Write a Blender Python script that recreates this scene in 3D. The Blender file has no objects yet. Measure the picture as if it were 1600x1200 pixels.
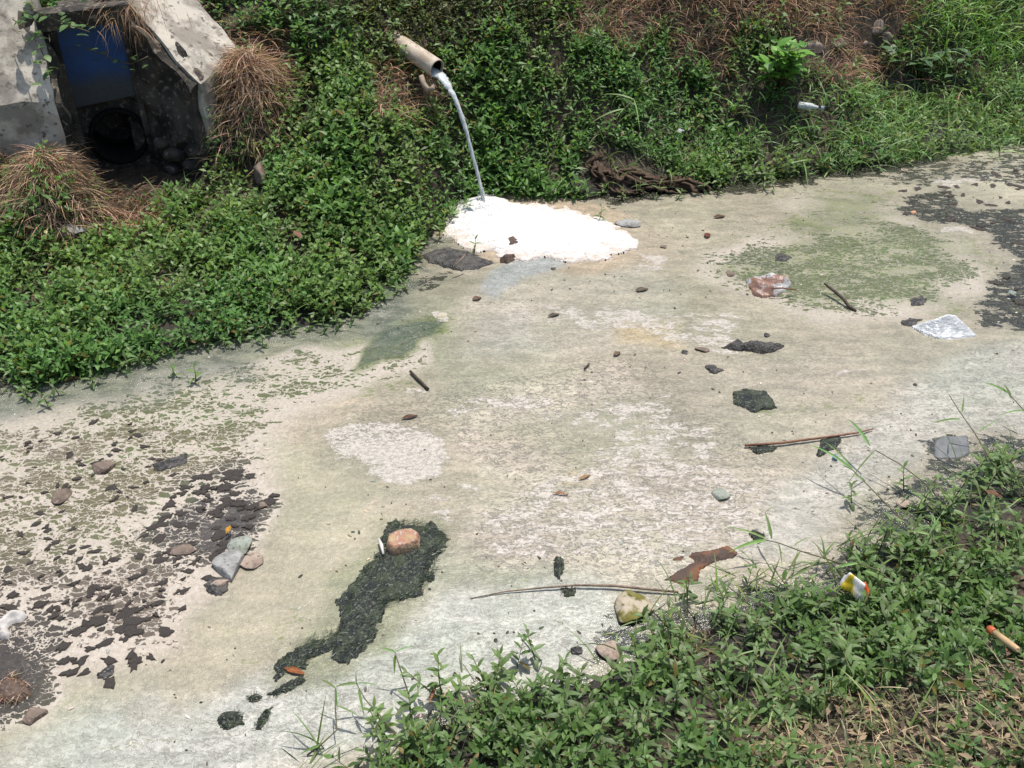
import bpy, bmesh, math, random
import numpy as np
from mathutils import Vector, Matrix

rng = np.random.default_rng(7)
random.seed(7)
SC = bpy.context.scene
COL = SC.collection

# ------------------------------------------------------------ camera, sky, sun, exposure
H_CAM, PITCH, FPX = 2.6, math.radians(36.0), 1537.0      # metres, downward tilt, focal length in photo pixels
cam_d = bpy.data.cameras.new('camera')
cam = bpy.data.objects.new('camera', cam_d)
COL.objects.link(cam)
cam.location = (0, 0, H_CAM)
cam.rotation_euler = (math.radians(90) - PITCH, 0, 0)
cam_d.sensor_width = 36.0
cam_d.lens = 36.0 * FPX / 1600.0
cam_d.clip_start = 0.05
cam_d.clip_end = 500
SC.camera = cam

SUN_DIR = Vector((0.13, 0.24, 0.95)).normalized()
world = bpy.data.worlds.new('World')
SC.world = world
world.use_nodes = True
wn = world.node_tree
wn.nodes.clear()
w_out = wn.nodes.new('ShaderNodeOutputWorld')
w_bg = wn.nodes.new('ShaderNodeBackground')
w_sky = wn.nodes.new('ShaderNodeTexSky')
w_sky.sky_type = 'NISHITA'
w_sky.sun_disc = False
w_sky.sun_elevation = math.asin(SUN_DIR.z)
w_sky.sun_rotation = math.atan2(SUN_DIR.x, SUN_DIR.y)
w_sky.air_density = 1.0
w_sky.dust_density = 2.5
w_bg.inputs['Strength'].default_value = 0.14
wn.links.new(w_sky.outputs[0], w_bg.inputs[0])
wn.links.new(w_bg.outputs[0], w_out.inputs[0])

sun_d = bpy.data.lights.new('sun', 'SUN')
sun_d.energy = 3.95
sun_d.angle = math.radians(0.53)
sun_d.color = (1.0, 0.955, 0.88)
sun = bpy.data.objects.new('sun', sun_d)
COL.objects.link(sun)
sun.location = (3, 4, 12)
sun.rotation_euler = SUN_DIR.to_track_quat('Z', 'Y').to_euler()

SC.view_settings.view_transform = 'Standard'
SC.view_settings.look = 'None'
SC.view_settings.exposure = 0.2
SC.view_settings.gamma = 1.0
SC.view_settings.use_curve_mapping = False
SC.render.engine = 'CYCLES'
SC.cycles.max_bounces = 6
SC.cycles.diffuse_bounces = 3
SC.cycles.transparent_max_bounces = 8
SC.cycles.use_denoising = True

# ------------------------------------------------------------ projection helpers (photo pixels <-> world)
SP, CP = math.sin(PITCH), math.cos(PITCH)

def W(px, py, z=0.0):
    """point of height z seen at photo pixel (px, py)"""
    u, v = (px - 800.0) / FPX, (py - 600.0) / FPX
    dy, dz = CP - v * SP, -SP - v * CP
    t = (z - H_CAM) / dz
    return Vector((u * t, dy * t, z))

def Wn(px, py, z=0.0):
    px = np.asarray(px, float); py = np.asarray(py, float)
    u, v = (px - 800.0) / FPX, (py - 600.0) / FPX
    t = (z - H_CAM) / (-SP - v * CP)
    return np.stack([u * t, (CP - v * SP) * t, np.broadcast_to(z, u.shape)], -1)

def PX(x, y, z=0.0):
    dep = np.maximum(y * CP + (H_CAM - z) * SP, 0.3)
    v = ((H_CAM - z) * CP - y * SP) / dep
    return 800 + FPX * x / dep, 600 + FPX * v

def mpp(px, py, z=0.0):
    p = W(px, py, z)
    return (p.y * CP + (H_CAM - z) * SP) / FPX

# ------------------------------------------------------------ numpy noise
def _hash(ix, iy, seed):
    h = (ix.astype(np.int64) * 374761393 + iy.astype(np.int64) * 668265263 + seed * 974711) & 0xffffffff
    h = ((h ^ (h >> 13)) * 1274126177) & 0xffffffff
    h = (h ^ (h >> 16)) & 0xffffff
    return h / float(0xffffff)

def vnoise(x, y, seed=0):
    x = np.asarray(x, float); y = np.asarray(y, float)
    ix, iy = np.floor(x), np.floor(y)
    fx, fy = x - ix, y - iy
    fx = fx * fx * (3 - 2 * fx); fy = fy * fy * (3 - 2 * fy)
    a, b = _hash(ix, iy, seed), _hash(ix + 1, iy, seed)
    c, d = _hash(ix, iy + 1, seed), _hash(ix + 1, iy + 1, seed)
    return (a * (1 - fx) + b * fx) * (1 - fy) + (c * (1 - fx) + d * fx) * fy

def fbm(x, y, octs=4, seed=0):
    s, a, n = 0.0, 0.5, 0.0
    for k in range(octs):
        s = s + a * vnoise(x * 2 ** k + 17.3 * k, y * 2 ** k - 9.1 * k, seed + k)
        n += a; a *= 0.5
    return s / n

def sstep(a, b, x):
    t = np.clip((x - a) / (b - a), 0, 1)
    return t * t * (3 - 2 * t)

def poly_sd(x, y, poly):
    """signed distance in metres, negative inside"""
    P = np.asarray(poly, float)
    d2 = np.full(x.shape, 1e18); ins = np.zeros(x.shape, bool)
    n = len(P)
    for i in range(n):
        ax, ay = P[i]; bx, by = P[(i + 1) % n]
        ex, ey = bx - ax, by - ay
        t = np.clip(((x - ax) * ex + (y - ay) * ey) / (ex * ex + ey * ey + 1e-12), 0, 1)
        d2 = np.minimum(d2, (x - ax - t * ex) ** 2 + (y - ay - t * ey) ** 2)
        c = (ay > y) != (by > y)
        with np.errstate(divide='ignore', invalid='ignore'):
            c &= x < (bx - ax) * (y - ay) / (by - ay) + ax
        ins ^= c
    d = np.sqrt(d2)
    return np.where(ins, -d, d)

def line_d(x, y, line):
    """signed distance to an open polyline, positive on its left"""
    L = np.asarray(line, float)
    best = np.full(x.shape, 1e18); sg = np.ones(x.shape)
    for i in range(len(L) - 1):
        ax, ay = L[i]; bx, by = L[i + 1]
        ex, ey = bx - ax, by - ay
        t = np.clip(((x - ax) * ex + (y - ay) * ey) / (ex * ex + ey * ey), 0, 1)
        d2 = (x - ax - t * ex) ** 2 + (y - ay - t * ey) ** 2
        s = np.where(ex * (y - ay) - ey * (x - ax) >= 0, 1.0, -1.0)
        m = d2 < best
        best = np.where(m, d2, best); sg = np.where(m, s, sg)
    return np.sqrt(best) * sg

def pw(pts, z=0.0):
    return [tuple(W(a, b, z)[:2]) for a, b in pts]

def lin(c):
    return tuple(((v / 255.0) / 12.92 if v <= 10 else ((v / 255.0 + 0.055) / 1.055) ** 2.4) for v in c)

K_LIT = 1.72       # display value of a white sunlit surface at this exposure: converts seen colours to albedo
def alb(*c):
    return tuple(min(0.88, v / K_LIT) for v in lin(c))

# ------------------------------------------------------------ node helpers
class NT:
    def __init__(s, name):
        s.m = bpy.data.materials.new(name); s.m.use_nodes = True
        s.t = s.m.node_tree; s.t.nodes.clear()
        s.out = s.t.nodes.new('ShaderNodeOutputMaterial')
    def n(s, typ, **kw):
        nd = s.t.nodes.new(typ)
        for k, v in kw.items():
            if k.startswith('_'): setattr(nd, k[1:], v)
            else: s.put(nd, k, v)
        return nd
    def put(s, nd, key, v):
        i = nd.inputs[key.replace('__', ' ')] if isinstance(key, str) else nd.inputs[key]
        if isinstance(v, bpy.types.NodeSocket): s.t.links.new(v, i)
        else:
            if i.type == 'RGBA' and len(v) == 3: v = (*v, 1)
            i.default_value = v
    def math(s, op, a, b=0.0, clamp=False):
        nd = s.t.nodes.new('ShaderNodeMath'); nd.operation = op; nd.use_clamp = clamp
        s.put(nd, 0, a); s.put(nd, 1, b); return nd.outputs[0]
    def mix(s, f, a, b, mode='MIX'):
        nd = s.t.nodes.new('ShaderNodeMix'); nd.data_type = 'RGBA'; nd.blend_type = mode
        s.put(nd, 0, f)
        for i, v in ((6, a), (7, b)):
            if isinstance(v, bpy.types.NodeSocket): s.t.links.new(v, nd.inputs[i])
            else: nd.inputs[i].default_value = (*v[:3], 1)
        return nd.outputs[2]
    def step(s, v, a, b, lo=0.0, hi=1.0):
        nd = s.t.nodes.new('ShaderNodeMapRange'); nd.interpolation_type = 'SMOOTHSTEP'; nd.clamp = True
        s.put(nd, 0, v); s.put(nd, 1, a); s.put(nd, 2, b); s.put(nd, 3, lo); s.put(nd, 4, hi); return nd.outputs[0]
    def noise(s, vec, scale, detail=4.0, rough=0.55, color=False):
        nd = s.t.nodes.new('ShaderNodeTexNoise')
        if vec is not None: s.put(nd, 'Vector', vec)
        s.put(nd, 'Scale', scale); s.put(nd, 'Detail', detail); s.put(nd, 'Roughness', rough)
        return nd.outputs[1 if color else 0]
    def coord(s, scale=(1, 1, 1), rot=(0, 0, 0)):
        tc = s.t.nodes.new('ShaderNodeTexCoord')
        mp = s.t.nodes.new('ShaderNodeMapping')
        s.t.links.new(tc.outputs['Object'], mp.inputs[0])
        mp.inputs['Scale'].default_value = scale; mp.inputs['Rotation'].default_value = rot
        return mp.outputs[0]
    def attr(s, name):
        nd = s.t.nodes.new('ShaderNodeAttribute'); nd.attribute_name = name; return nd
    def bump(s, h, strength=0.5, dist=0.01):
        nd = s.t.nodes.new('ShaderNodeBump')
        s.put(nd, 'Height', h); nd.inputs['Strength'].default_value = strength; nd.inputs['Distance'].default_value = dist
        return nd.outputs[0]
    def bsdf(s, **kw):
        nd = s.t.nodes.new('ShaderNodeBsdfPrincipled')
        for k, v in kw.items(): s.put(nd, k, v)
        return nd
    def end(s, sh):
        s.t.links.new(sh, s.out.inputs[0]); return s.m

def mat_basic(name, c1, c2=None, scale=20.0, rough=0.7, bump=0.3, spec=0.3, detail=5.0, lo=0.35, hi=0.65, c3=None, dist=0.01):
    t = NT(name)
    v = t.coord()
    n1 = t.noise(v, scale, detail, 0.6)
    col = t.mix(t.step(n1, lo, hi), c1, c2 or tuple(0.7 * x for x in c1))
    n2 = t.noise(v, scale * 4.3, 3.0, 0.6)
    if c3: col = t.mix(t.step(n2, 0.55, 0.68), col, c3)
    b = t.bsdf(Base__Color=col, Roughness=rough, Normal=t.bump(t.math('ADD', n1, t.math('MULTIPLY', n2, 0.5)), bump, dist))
    b.inputs['Specular IOR Level'].default_value = spec
    return t.end(b.outputs[0])

def mat_leaf(name, tint=(1, 1, 1), rough=0.42, trans=0.3):
    t = NT(name)
    a = t.attr('tint')
    v = t.coord()
    n1 = t.noise(v, 55.0, 2.0)
    col = t.mix(1.0, a.outputs['Color'], t.mix(n1, (0.72, 0.72, 0.72), (1.28, 1.24, 1.2)), 'MULTIPLY')
    col = t.mix(1.0, col, tint, 'MULTIPLY')
    b = t.bsdf(Base__Color=col, Roughness=rough)
    b.inputs['Specular IOR Level'].default_value = 0.45
    tr = t.n('ShaderNodeBsdfTranslucent', Color=t.mix(1.0, col, (1.2, 1.2, 0.6), 'MULTIPLY'))
    mx = t.n('ShaderNodeMixShader'); t.put(mx, 0, trans)
    t.t.links.new(b.outputs[0], mx.inputs[1]); t.t.links.new(tr.outputs[0], mx.inputs[2])
    return t.end(mx.outputs[0])

# ------------------------------------------------------------ object helpers
def tag(o, label=None, cat=None, group=None, kind=None):
    if label: o['label'] = label
    if cat: o['category'] = cat
    if group: o['group'] = group
    if kind: o['kind'] = kind
    return o

def empty(name, loc, label=None, cat=None, group=None, rz=0.0):
    o = bpy.data.objects.new(name, None)
    o.empty_display_size = 0.05
    o.location = loc; o.rotation_euler = (0, 0, rz)
    COL.objects.link(o)
    return tag(o, label, cat, group)

def link_mesh(name, me, parent=None, mat=None):
    o = bpy.data.objects.new(name, me)
    if mat: me.materials.clear(); me.materials.append(mat)
    COL.objects.link(o)
    if parent: o.parent = parent
    return o

def np_mesh(name, V, T=None, Q=None, mat=None, tint=None, smooth=True, attrs=None):
    me = bpy.data.meshes.new(name)
    V = np.asarray(V, np.float32)
    T = np.zeros((0, 3), np.int32) if T is None else np.asarray(T, np.int32)
    Q = np.zeros((0, 4), np.int32) if Q is None else np.asarray(Q, np.int32)
    me.vertices.add(len(V)); me.vertices.foreach_set('co', V.ravel())
    nl = T.size + Q.size
    me.loops.add(nl); me.loops.foreach_set('vertex_index', np.concatenate([T.ravel(), Q.ravel()]))
    me.polygons.add(len(T) + len(Q))
    st = np.concatenate([np.arange(len(T)) * 3, T.size + np.arange(len(Q)) * 4]).astype(np.int32)
    me.polygons.foreach_set('loop_start', st)
    me.polygons.foreach_set('use_smooth', np.full(len(T) + len(Q), smooth))
    me.update(calc_edges=True)
    if tint is not None:
        a = me.attributes.new('tint', 'FLOAT_COLOR', 'POINT')
        c = np.ones((len(V), 4), np.float32); c[:, :3] = tint
        a.data.foreach_set('color', c.ravel())
    for k, arr in (attrs or {}).items():
        if arr.ndim == 2:
            a = me.attributes.new(k, 'FLOAT_COLOR', 'POINT')
            c = np.ones((len(V), 4), np.float32); c[:, :arr.shape[1]] = arr
            a.data.foreach_set('color', c.ravel())
        else:
            a = me.attributes.new(k, 'FLOAT', 'POINT'); a.data.foreach_set('value', arr.astype(np.float32))
    if mat: me.materials.append(mat)
    return me

def grid_q(nx, ny):
    i = np.arange(nx - 1)[None, :] + nx * np.arange(ny - 1)[:, None]
    return np.stack([i, i + 1, i + nx + 1, i + nx], -1).reshape(-1, 4)

class Bat:
    """collects faces of many small pieces"""
    def __init__(s): s.V = []; s.T = []; s.Q = []; s.C = []; s.n = 0
    def add(s, V, T=None, Q=None, C=(1, 1, 1)):
        V = np.asarray(V, float).reshape(-1, 3)
        s.V.append(V)
        if T is not None: s.T.append(np.asarray(T) + s.n)
        if Q is not None: s.Q.append(np.asarray(Q) + s.n)
        C = np.broadcast_to(np.asarray(C, float), V.shape)
        s.C.append(C); s.n += len(V)
    def mesh(s, name, mat):
        return np_mesh(name, np.concatenate(s.V), np.concatenate(s.T) if s.T else None,
                       np.concatenate(s.Q) if s.Q else None, mat, np.concatenate(s.C))

def nrm(a):
    return a / np.maximum(np.linalg.norm(a, axis=-1, keepdims=True), 1e-9)

def add_leaves(B, P, D, U, L, Wd, C, droop=0.25, fold=0.25, hi=False):
    """leaves from base P along D, upper side U (all (n,3)); L, Wd lengths and half widths"""
    n = len(P); L = np.broadcast_to(L, (n,))[:, None]; Wd = np.broadcast_to(Wd, (n,))[:, None]
    droop = np.broadcast_to(droop, (n,))[:, None]
    D = nrm(D); S = nrm(np.cross(D, U)); U = nrm(np.cross(S, D))
    def at(t, w, side):
        return P + D * L * t - U * L * droop * t * t + S * Wd * w * side + U * Wd * fold * w * abs(side)
    if hi:
        vs = [at(0, 0, 0)]
        for t, w in ((0.25, 0.8), (0.55, 1.0), (0.82, 0.55)):
            vs += [at(t, w, -1), at(t, 0, 0), at(t, w, 1)]
        vs.append(at(1, 0, 0))
        V = np.stack(vs, 1)
        b = (np.arange(n) * 11)[:, None, None]
        T = np.array([[0, 2, 1], [0, 3, 2], [7, 8, 10], [8, 9, 10]])[None] + b
        Q = np.array([[1, 2, 5, 4], [2, 3, 6, 5], [4, 5, 8, 7], [5, 6, 9, 8]])[None] + b
        B.add(V, T.reshape(-1, 3), Q.reshape(-1, 4), np.repeat(C, 11, 0))
    else:
        V = np.stack([at(0, 0, 0), at(0.45, 1, -1), at(0.45, 0, 0), at(0.45, 1, 1), at(1, 0, 0)], 1)
        b = (np.arange(n) * 5)[:, None, None]
        T = np.array([[0, 2, 1], [0, 3, 2], [1, 2, 4], [2, 3, 4]])[None] + b
        B.add(V, T.reshape(-1, 3), None, np.repeat(C, 5, 0))

def add_stems(B, A, E, r, C):
    n = len(A); r = np.broadcast_to(r, (n,))[:, None]
    D = nrm(E - A)
    e1 = nrm(np.cross(D, np.array([0.31, 0.92, 0.17]))); e2 = np.cross(D, e1)
    vs = []
    for base, k in ((A, 1.0), (E, 0.6)):
        for j in range(3):
            a = 2.0944 * j
            vs.append(base + (e1 * math.cos(a) + e2 * math.sin(a)) * r * k)
    V = np.stack(vs, 1)
    b = (np.arange(n) * 6)[:, None, None]
    Q = np.array([[0, 1, 4, 3], [1, 2, 5, 4], [2, 0, 3, 5]])[None] + b
    B.add(V, None, Q.reshape(-1, 4), np.repeat(C, 6, 0))

def add_blades(B, P, az, el, L, Wd, bend, C, seg=5, roll=None):
    """grass blades: start at P, heading az, elevation el, losing `bend` radians of elevation over the length"""
    n = len(P)
    az, el, L, Wd, bend = [np.broadcast_to(a, (n,)).astype(float) for a in (az, el, L, Wd, bend)]
    p = P.copy(); vs = []
    for k in range(seg + 1):
        t = k / seg
        e = el - bend * t
        D = np.stack([np.cos(az) * np.cos(e), np.sin(az) * np.cos(e), np.sin(e)], -1)
        S = np.stack([-np.sin(az), np.cos(az), np.zeros(n)], -1)
        if roll is not None:
            U = np.cross(S, D)
            S = S * np.cos(roll)[:, None] + U * np.sin(roll)[:, None]
        w = Wd * (0.55 + 0.9 * t - 1.45 * t * t) if k < seg else Wd * 0.02
        vs += [p - S * np.reshape(w, (-1, 1)), p + S * np.reshape(w, (-1, 1))]
        p = p + D * (L / seg)[:, None]
    V = np.stack(vs, 1); m = 2 * (seg + 1)
    b = (np.arange(n) * m)[:, None, None]
    Q = np.array([[2 * k, 2 * k + 1, 2 * k + 3, 2 * k + 2] for k in range(seg)])[None] + b
    B.add(V, None, Q.reshape(-1, 4), np.repeat(C, m, 0))

def jit(n, base, var=0.25, hue=0.12):
    """n colours round a base albedo"""
    base = np.asarray(base, float)
    v = 1 + var * rng.standard_normal((n, 1))
    h = 1 + hue * rng.standard_normal((n, 3)) * np.array([1.0, 0.4, 0.9])
    return np.clip(base * np.clip(v, 0.45, 1.8) * h, 0.004, 0.8)
# ------------------------------------------------------------ terrain: heights given where the photo shows them, thin-plate between
FAR_LINE = [(-16, -4)] + [(-5.2, 1.3)] + pw([(0, 608), (120, 590), (290, 545), (400, 525), (560, 495), (600, 455), (650, 400), (700, 335),
            (760, 306), (850, 306), (960, 305), (1050, 296), (1120, 288), (1250, 272), (1400, 252), (1600, 222)]) + [(6.5, 7.5), (18, 12)]
NEAR_LINE = [(-16, -8), (-4, -0.9)] + pw([(510, 1230), (630, 1185), (690, 1130), (750, 1100), (850, 1080), (960, 1050), (1010, 1020), (1090, 985), (1190, 940),
             (1300, 925), (1400, 850), (1500, 780), (1600, 730)]) + [(4.2, 4.4), (18, 9)]

ctrl = []
def c_px(px, py, z): p = W(px, py, z); ctrl.append((p.x, p.y, z))
def c_xy(x, y, z): ctrl.append((x, y, z))
for col in (
    (0, (450, .12), (300, .28), (170, .50), (60, .76), (0, .95)),
    (190, (400, .12), (290, .24), (0, 1.06)),
    (400, (400, .10), (300, .25), (200, .45), (100, .72), (0, 1.0)),
    (620, (300, .25), (200, .5), (75, .80), (0, 1.0)),
    (850, (200, .27), (100, .6), (0, .9)),
    (1100, (200, .2), (100, .5), (0, .85)),
    (1350, (150, .22), (80, .42), (0, .75)),
    (1600, (150, .12), (80, .3), (0, .6)),
    # near bank
    (1600, (1200, .36), (1000, .20), (850, .08)), (1300, (1200, .20), (1060, .09)), (1000, (1200, .10), (1120, .04)), (700, (1200, .05)),
):
    for py, z in col[1:]: c_px(col[0], py, z)
for x, y in FAR_LINE[1:-1]: c_xy(x, y, 0.0)
for x, y in NEAR_LINE[1:-1]: c_xy(x, y, 0.0)
for px, py in ((150, 800), (300, 1000), (450, 750), (700, 650), (900, 450), (1100, 700), (900, 850), (1300, 450), (1500, 430), (1250, 620)): c_px(px, py, -.12)
for x, y, z in ((-4.5, 5.2, .8), (-3.5, 7.0, 1.3), (-1.5, 7.6, 1.4), (1, 8.2, 1.35), (3.5, 8.6, 1.2), (5.5, 9.2, 1.2), (-6, 4, 1.2), (-1, 10, 1.5), (4, 11, 1.4),
                (-7, 8, 1.4), (1.5, .6, .75), (0, .2, .8), (3, 1.2, .8), (4.2, 2.6, .6), (-1.5, -.8, .8), (5, 5.4, -.1), (-3.6, 1.6, -.1), (-2.2, .8, -.08)):
    c_xy(x, y, z)
ctrl = np.array(ctrl)

def _U(r2):
    return 0.5 * r2 * np.log(r2 + 1e-9)
_n = len(ctrl)
_A = np.zeros((_n + 3, _n + 3))
_d2 = (ctrl[:, None, 0] - ctrl[None, :, 0]) ** 2 + (ctrl[:, None, 1] - ctrl[None, :, 1]) ** 2
_A[:_n, :_n] = _U(_d2) + 0.004 * np.eye(_n)
_A[:_n, _n] = 1; _A[:_n, _n + 1] = ctrl[:, 0]; _A[:_n, _n + 2] = ctrl[:, 1]
_A[_n:, :_n] = _A[:_n, _n:].T
_w = np.linalg.solve(_A, np.concatenate([ctrl[:, 2], [0, 0, 0]]))

# outlet structure in plan: gate plane left / right end, floor quad between the wings
GL, GR = np.array([-2.50, 5.38]), np.array([-2.11, 5.53])
GU = (GR - GL) / np.linalg.norm(GR - GL)           # along the gate, to the right
GN = np.array([GU[1], -GU[0]])                     # out towards the stream
RW_END = np.array([-1.74, 5.36])
LW_END = np.array([-2.43, 5.10])
FLOOR = [tuple(GL - GN * .42), tuple(GR - GN * .42), tuple(GR), tuple(RW_END), tuple(RW_END + (-.12, -.18)), tuple(LW_END + (.10, -.08)), tuple(LW_END + (.03, .02)), tuple(GL)]

def ground_z(x, y):
    x = np.asarray(x, float); y = np.asarray(y, float)
    sh = x.shape; x = x.ravel(); y = y.ravel()
    xc, yc = np.clip(x, -5, 5.5), np.clip(y, 0, 10)
    z = _w[_n] + _w[_n + 1] * xc + _w[_n + 2] * yc
    for i in range(_n):
        z = z + _w[i] * _U((xc - ctrl[i, 0]) ** 2 + (yc - ctrl[i, 1]) ** 2)
    fd, nd = line_d(x, y, FAR_LINE), -line_d(x, y, NEAR_LINE)
    bank = np.maximum(fd, nd)
    far = sstep(0.0, 1.2, np.hypot(x - xc, y - yc))
    z = z * (1 - far) + far * np.where(bank > 0, np.minimum(bank * .8, 1.3), np.maximum(bank * .5, -.14))
    # straw-covered hummocks
    for px, py, zz, r, a in ((385, 120, .62, .20, .06), (1210, 30, .75, .5, .04)):
        p = W(px, py, zz); z = z + a * np.exp(-((x - p.x) ** 2 + (y - p.y) ** 2) / r ** 2)
    z = z + .40 * np.exp(-((x + 2.42) ** 2 / .21 ** 2 + (y - 4.80) ** 2 / .22 ** 2)) + .25 * np.exp(-((x + 2.85) ** 2 + (y - 5.05) ** 2) / .25 ** 2)
    z = z + .34 * np.exp(-((x + 1.50) ** 2 + (y - 5.52) ** 2) / .17 ** 2)
    rough = np.clip(bank / .25, 0, 1)
    z = z + rough * ((fbm(x * 2.3, y * 2.3, 3, 5) - .5) * .16 + (fbm(x * 11, y * 11, 3, 9) - .5) * .045)
    z = np.where(bank < 0, np.minimum(z, -.02 + bank * .3), np.maximum(z, -.01 + bank * .15))
    z = np.clip(z, -.16, 1.6)
    sd = poly_sd(x, y, FLOOR)
    fl = .20 + (fbm(x * 9, y * 9, 3, 2) - .5) * .05
    z = np.where(sd < .02, np.minimum(z, fl), z)
    return z.reshape(sh)

def ground_at(px, py):
    """first ground point seen at a pixel (marching the view ray)"""
    u, v = (px - 800.0) / FPX, (py - 600.0) / FPX
    d = np.array([u, CP - v * SP, -SP - v * CP]); o = np.array([0, 0, H_CAM])
    t = np.linspace(2.0, 11.0, 900)
    P = o + d * t[:, None]
    g = np.maximum(ground_z(P[:, 0], P[:, 1]), 0)
    k = int(np.argmax(P[:, 2] <= g)) or len(t) - 1
    return Vector((P[k, 0], P[k, 1], float(g[k])))

def axis(a, b, step, lo, hi, growth=1.35):
    m = list(np.arange(a, b + 1e-6, step))
    s, v = step, m[0]; left = []
    while v > lo: s *= growth; v -= s; left.append(v)
    s, v = step, m[-1]; right = []
    while v < hi: s *= growth; v += s; right.append(v)
    return np.array(left[::-1] + m + right)

# soil of both banks and the bed: one sheet
t = NT('soil')
v = t.coord()
n1 = t.noise(v, 3.0, 6.0, .6); n2 = t.noise(v, 26.0, 5.0, .65); n3 = t.noise(v, 120.0, 2.0)
c = t.mix(t.step(n1, .35, .65), (.045, .032, .02), (.10, .072, .048))
c = t.mix(t.step(n2, .42, .62), c, (.028, .022, .014))
c = t.mix(t.step(n3, .6, .72), c, (.17, .12, .075))
low = t.n('ShaderNodeSeparateXYZ', Vector=v).outputs[2]
c = t.mix(t.step(t.math('ADD', low, t.math('MULTIPLY', t.math('SUBTRACT', n1, .5), .1)), .0, .12, .9, .0), c, t.mix(n2, (.012, .012, .011), (.035, .034, .03)))
b = t.bsdf(Base__Color=c, Roughness=.9, Normal=t.bump(t.math('ADD', n2, t.math('MULTIPLY', n3, .4)), .8, .02))
M_SOIL = t.end(b.outputs[0])
gx, gy = axis(-4.3, 4.9, .028, -45, 45), axis(1.0, 8.6, .028, -35, 60)
X, Y = np.meshgrid(gx, gy)
Z = ground_z(X, Y)
g = link_mesh('ground', np_mesh('ground', np.stack([X, Y, Z], -1).reshape(-1, 3), None, grid_q(len(gx), len(gy)), M_SOIL))
tag(g, kind='structure')

# ------------------------------------------------------------ the scummed water surface
ax_, ay_ = axis(-4.0, 4.7, .0115, -45, 45, 1.6), axis(1.2, 7.4, .0115, -35, 60, 1.6)
X, Y = np.meshgrid(ax_, ay_)
xs, ys = X.ravel(), Y.ravel()
w1, w2 = fbm(xs * 5, ys * 5, 4, 31) - .5, fbm(xs * 5, ys * 5, 4, 41) - .5
v1, v2 = fbm(xs * 1.6, ys * 1.6, 3, 51) - .5, fbm(xs * 1.6, ys * 1.6, 3, 61) - .5
qx, qy = xs + w1 * .16 + v1 * .2, ys + w2 * .16 + v2 * .2           # ragged outlines
def region(pts, soft=.08, grow=0.0, world=False):
    return 1 - sstep(-soft, soft, poly_sd(qx, qy, pts if world else pw(pts)) - grow)

base = np.tile(np.array(alb(196, 188, 170)), (len(xs), 1))
def paint(pts, rgb, soft=.12, op=1.0):
    global base
    m = (region(pts, soft) * op)[:, None]
    base = base * (1 - m) + np.array(alb(*rgb)) * m
paint([(-300, 560), (150, 580), (560, 500), (690, 560), (480, 690), (420, 760), (330, 880), (250, 1040), (0, 1090), (-300, 1100)], (216, 202, 184), .12)
paint([(690, 560), (900, 590), (1050, 640), (900, 720), (760, 680), (700, 640)], (194, 191, 172), .12)
paint([(690, 450), (880, 410), (1040, 400), (1060, 520), (900, 560), (720, 560)], (203, 197, 183), .12)
paint([(1060, 560), (1450, 530), (1460, 610), (1250, 700), (1100, 720), (1000, 640)], (199, 191, 175), .15)
paint([(880, 690), (1010, 690), (1000, 780), (900, 790)], (198, 192, 172), .1)
paint([(800, 600), (960, 570), (1000, 620), (880, 640), (760, 690), (890, 740), (1050, 720), (1230, 760), (1210, 870), (1050, 920), (900, 905), (770, 890), (735, 800), (800, 760), (700, 680)], (223, 212, 199), .10, .85)
paint([(-400, 1160), (300, 1090), (450, 1060), (600, 1000), (700, 915), (860, 905), (960, 920), (985, 1000), (900, 1070), (700, 1100), (420, 1240), (300, 1600), (-900, 1600)], (214, 216, 211), .09)
paint([(700, 860), (860, 890), (900, 910), (700, 930), (670, 900)], (190, 192, 172), .08)
paint([(1230, 740), (1400, 640), (1480, 560), (1600, 540), (1900, 500), (1900, 640), (1480, 690), (1420, 750), (1330, 800), (1280, 870), (1170, 860)], (210, 208, 201), .10)
paint([(430, 680), (560, 745), (640, 800), (600, 880), (470, 1010), (300, 1080), (100, 1120), (0, 1170), (-300, 1180), (-100, 1110), (120, 1080), (250, 1030), (340, 930), (430, 830)], (203, 196, 174), .10)
paint([(-200, 640), (150, 585), (330, 545), (560, 495), (690, 480), (700, 560), (560, 610), (430, 640), (250, 680), (0, 690)], (172, 176, 150), .12, .85)
paint([(640, 350), (700, 310), (800, 300), (960, 330), (1060, 370), (1040, 410), (900, 425), (740, 405), (640, 420)], (214, 194, 172), .05, .9)
paint([(590, 815), (690, 812), (715, 850), (690, 930), (610, 970), (590, 1030), (480, 1075), (400, 1080), (430, 1020), (520, 950), (560, 870)], (168, 170, 142), .05, .9)
paint([(1480, 230), (1900, 200), (1900, 330), (1560, 300)], (215, 208, 188), .1, .9)
paint([(600, 455), (700, 430), (780, 440), (700, 490), (590, 500)], (160, 160, 140), .06, .8)
paint([(1010, 340), (1100, 330), (1180, 380), (1060, 420), (990, 400)], (208, 197, 180), .08, .8)
paint([(765, 425), (800, 405), (900, 408), (830, 440), (790, 468), (770, 462)], (196, 201, 204), .035, 1.0)
paint([(740, 500), (830, 480), (850, 540), (760, 550)], (212, 207, 199), .1, .7)
paint([(960, 505), (1060, 510), (1050, 540), (970, 535)], (226, 203, 160), .06, .7)
paint([(880, 735), (940, 740), (925, 760), (880, 760)], (222, 196, 150), .04, .5)

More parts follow.
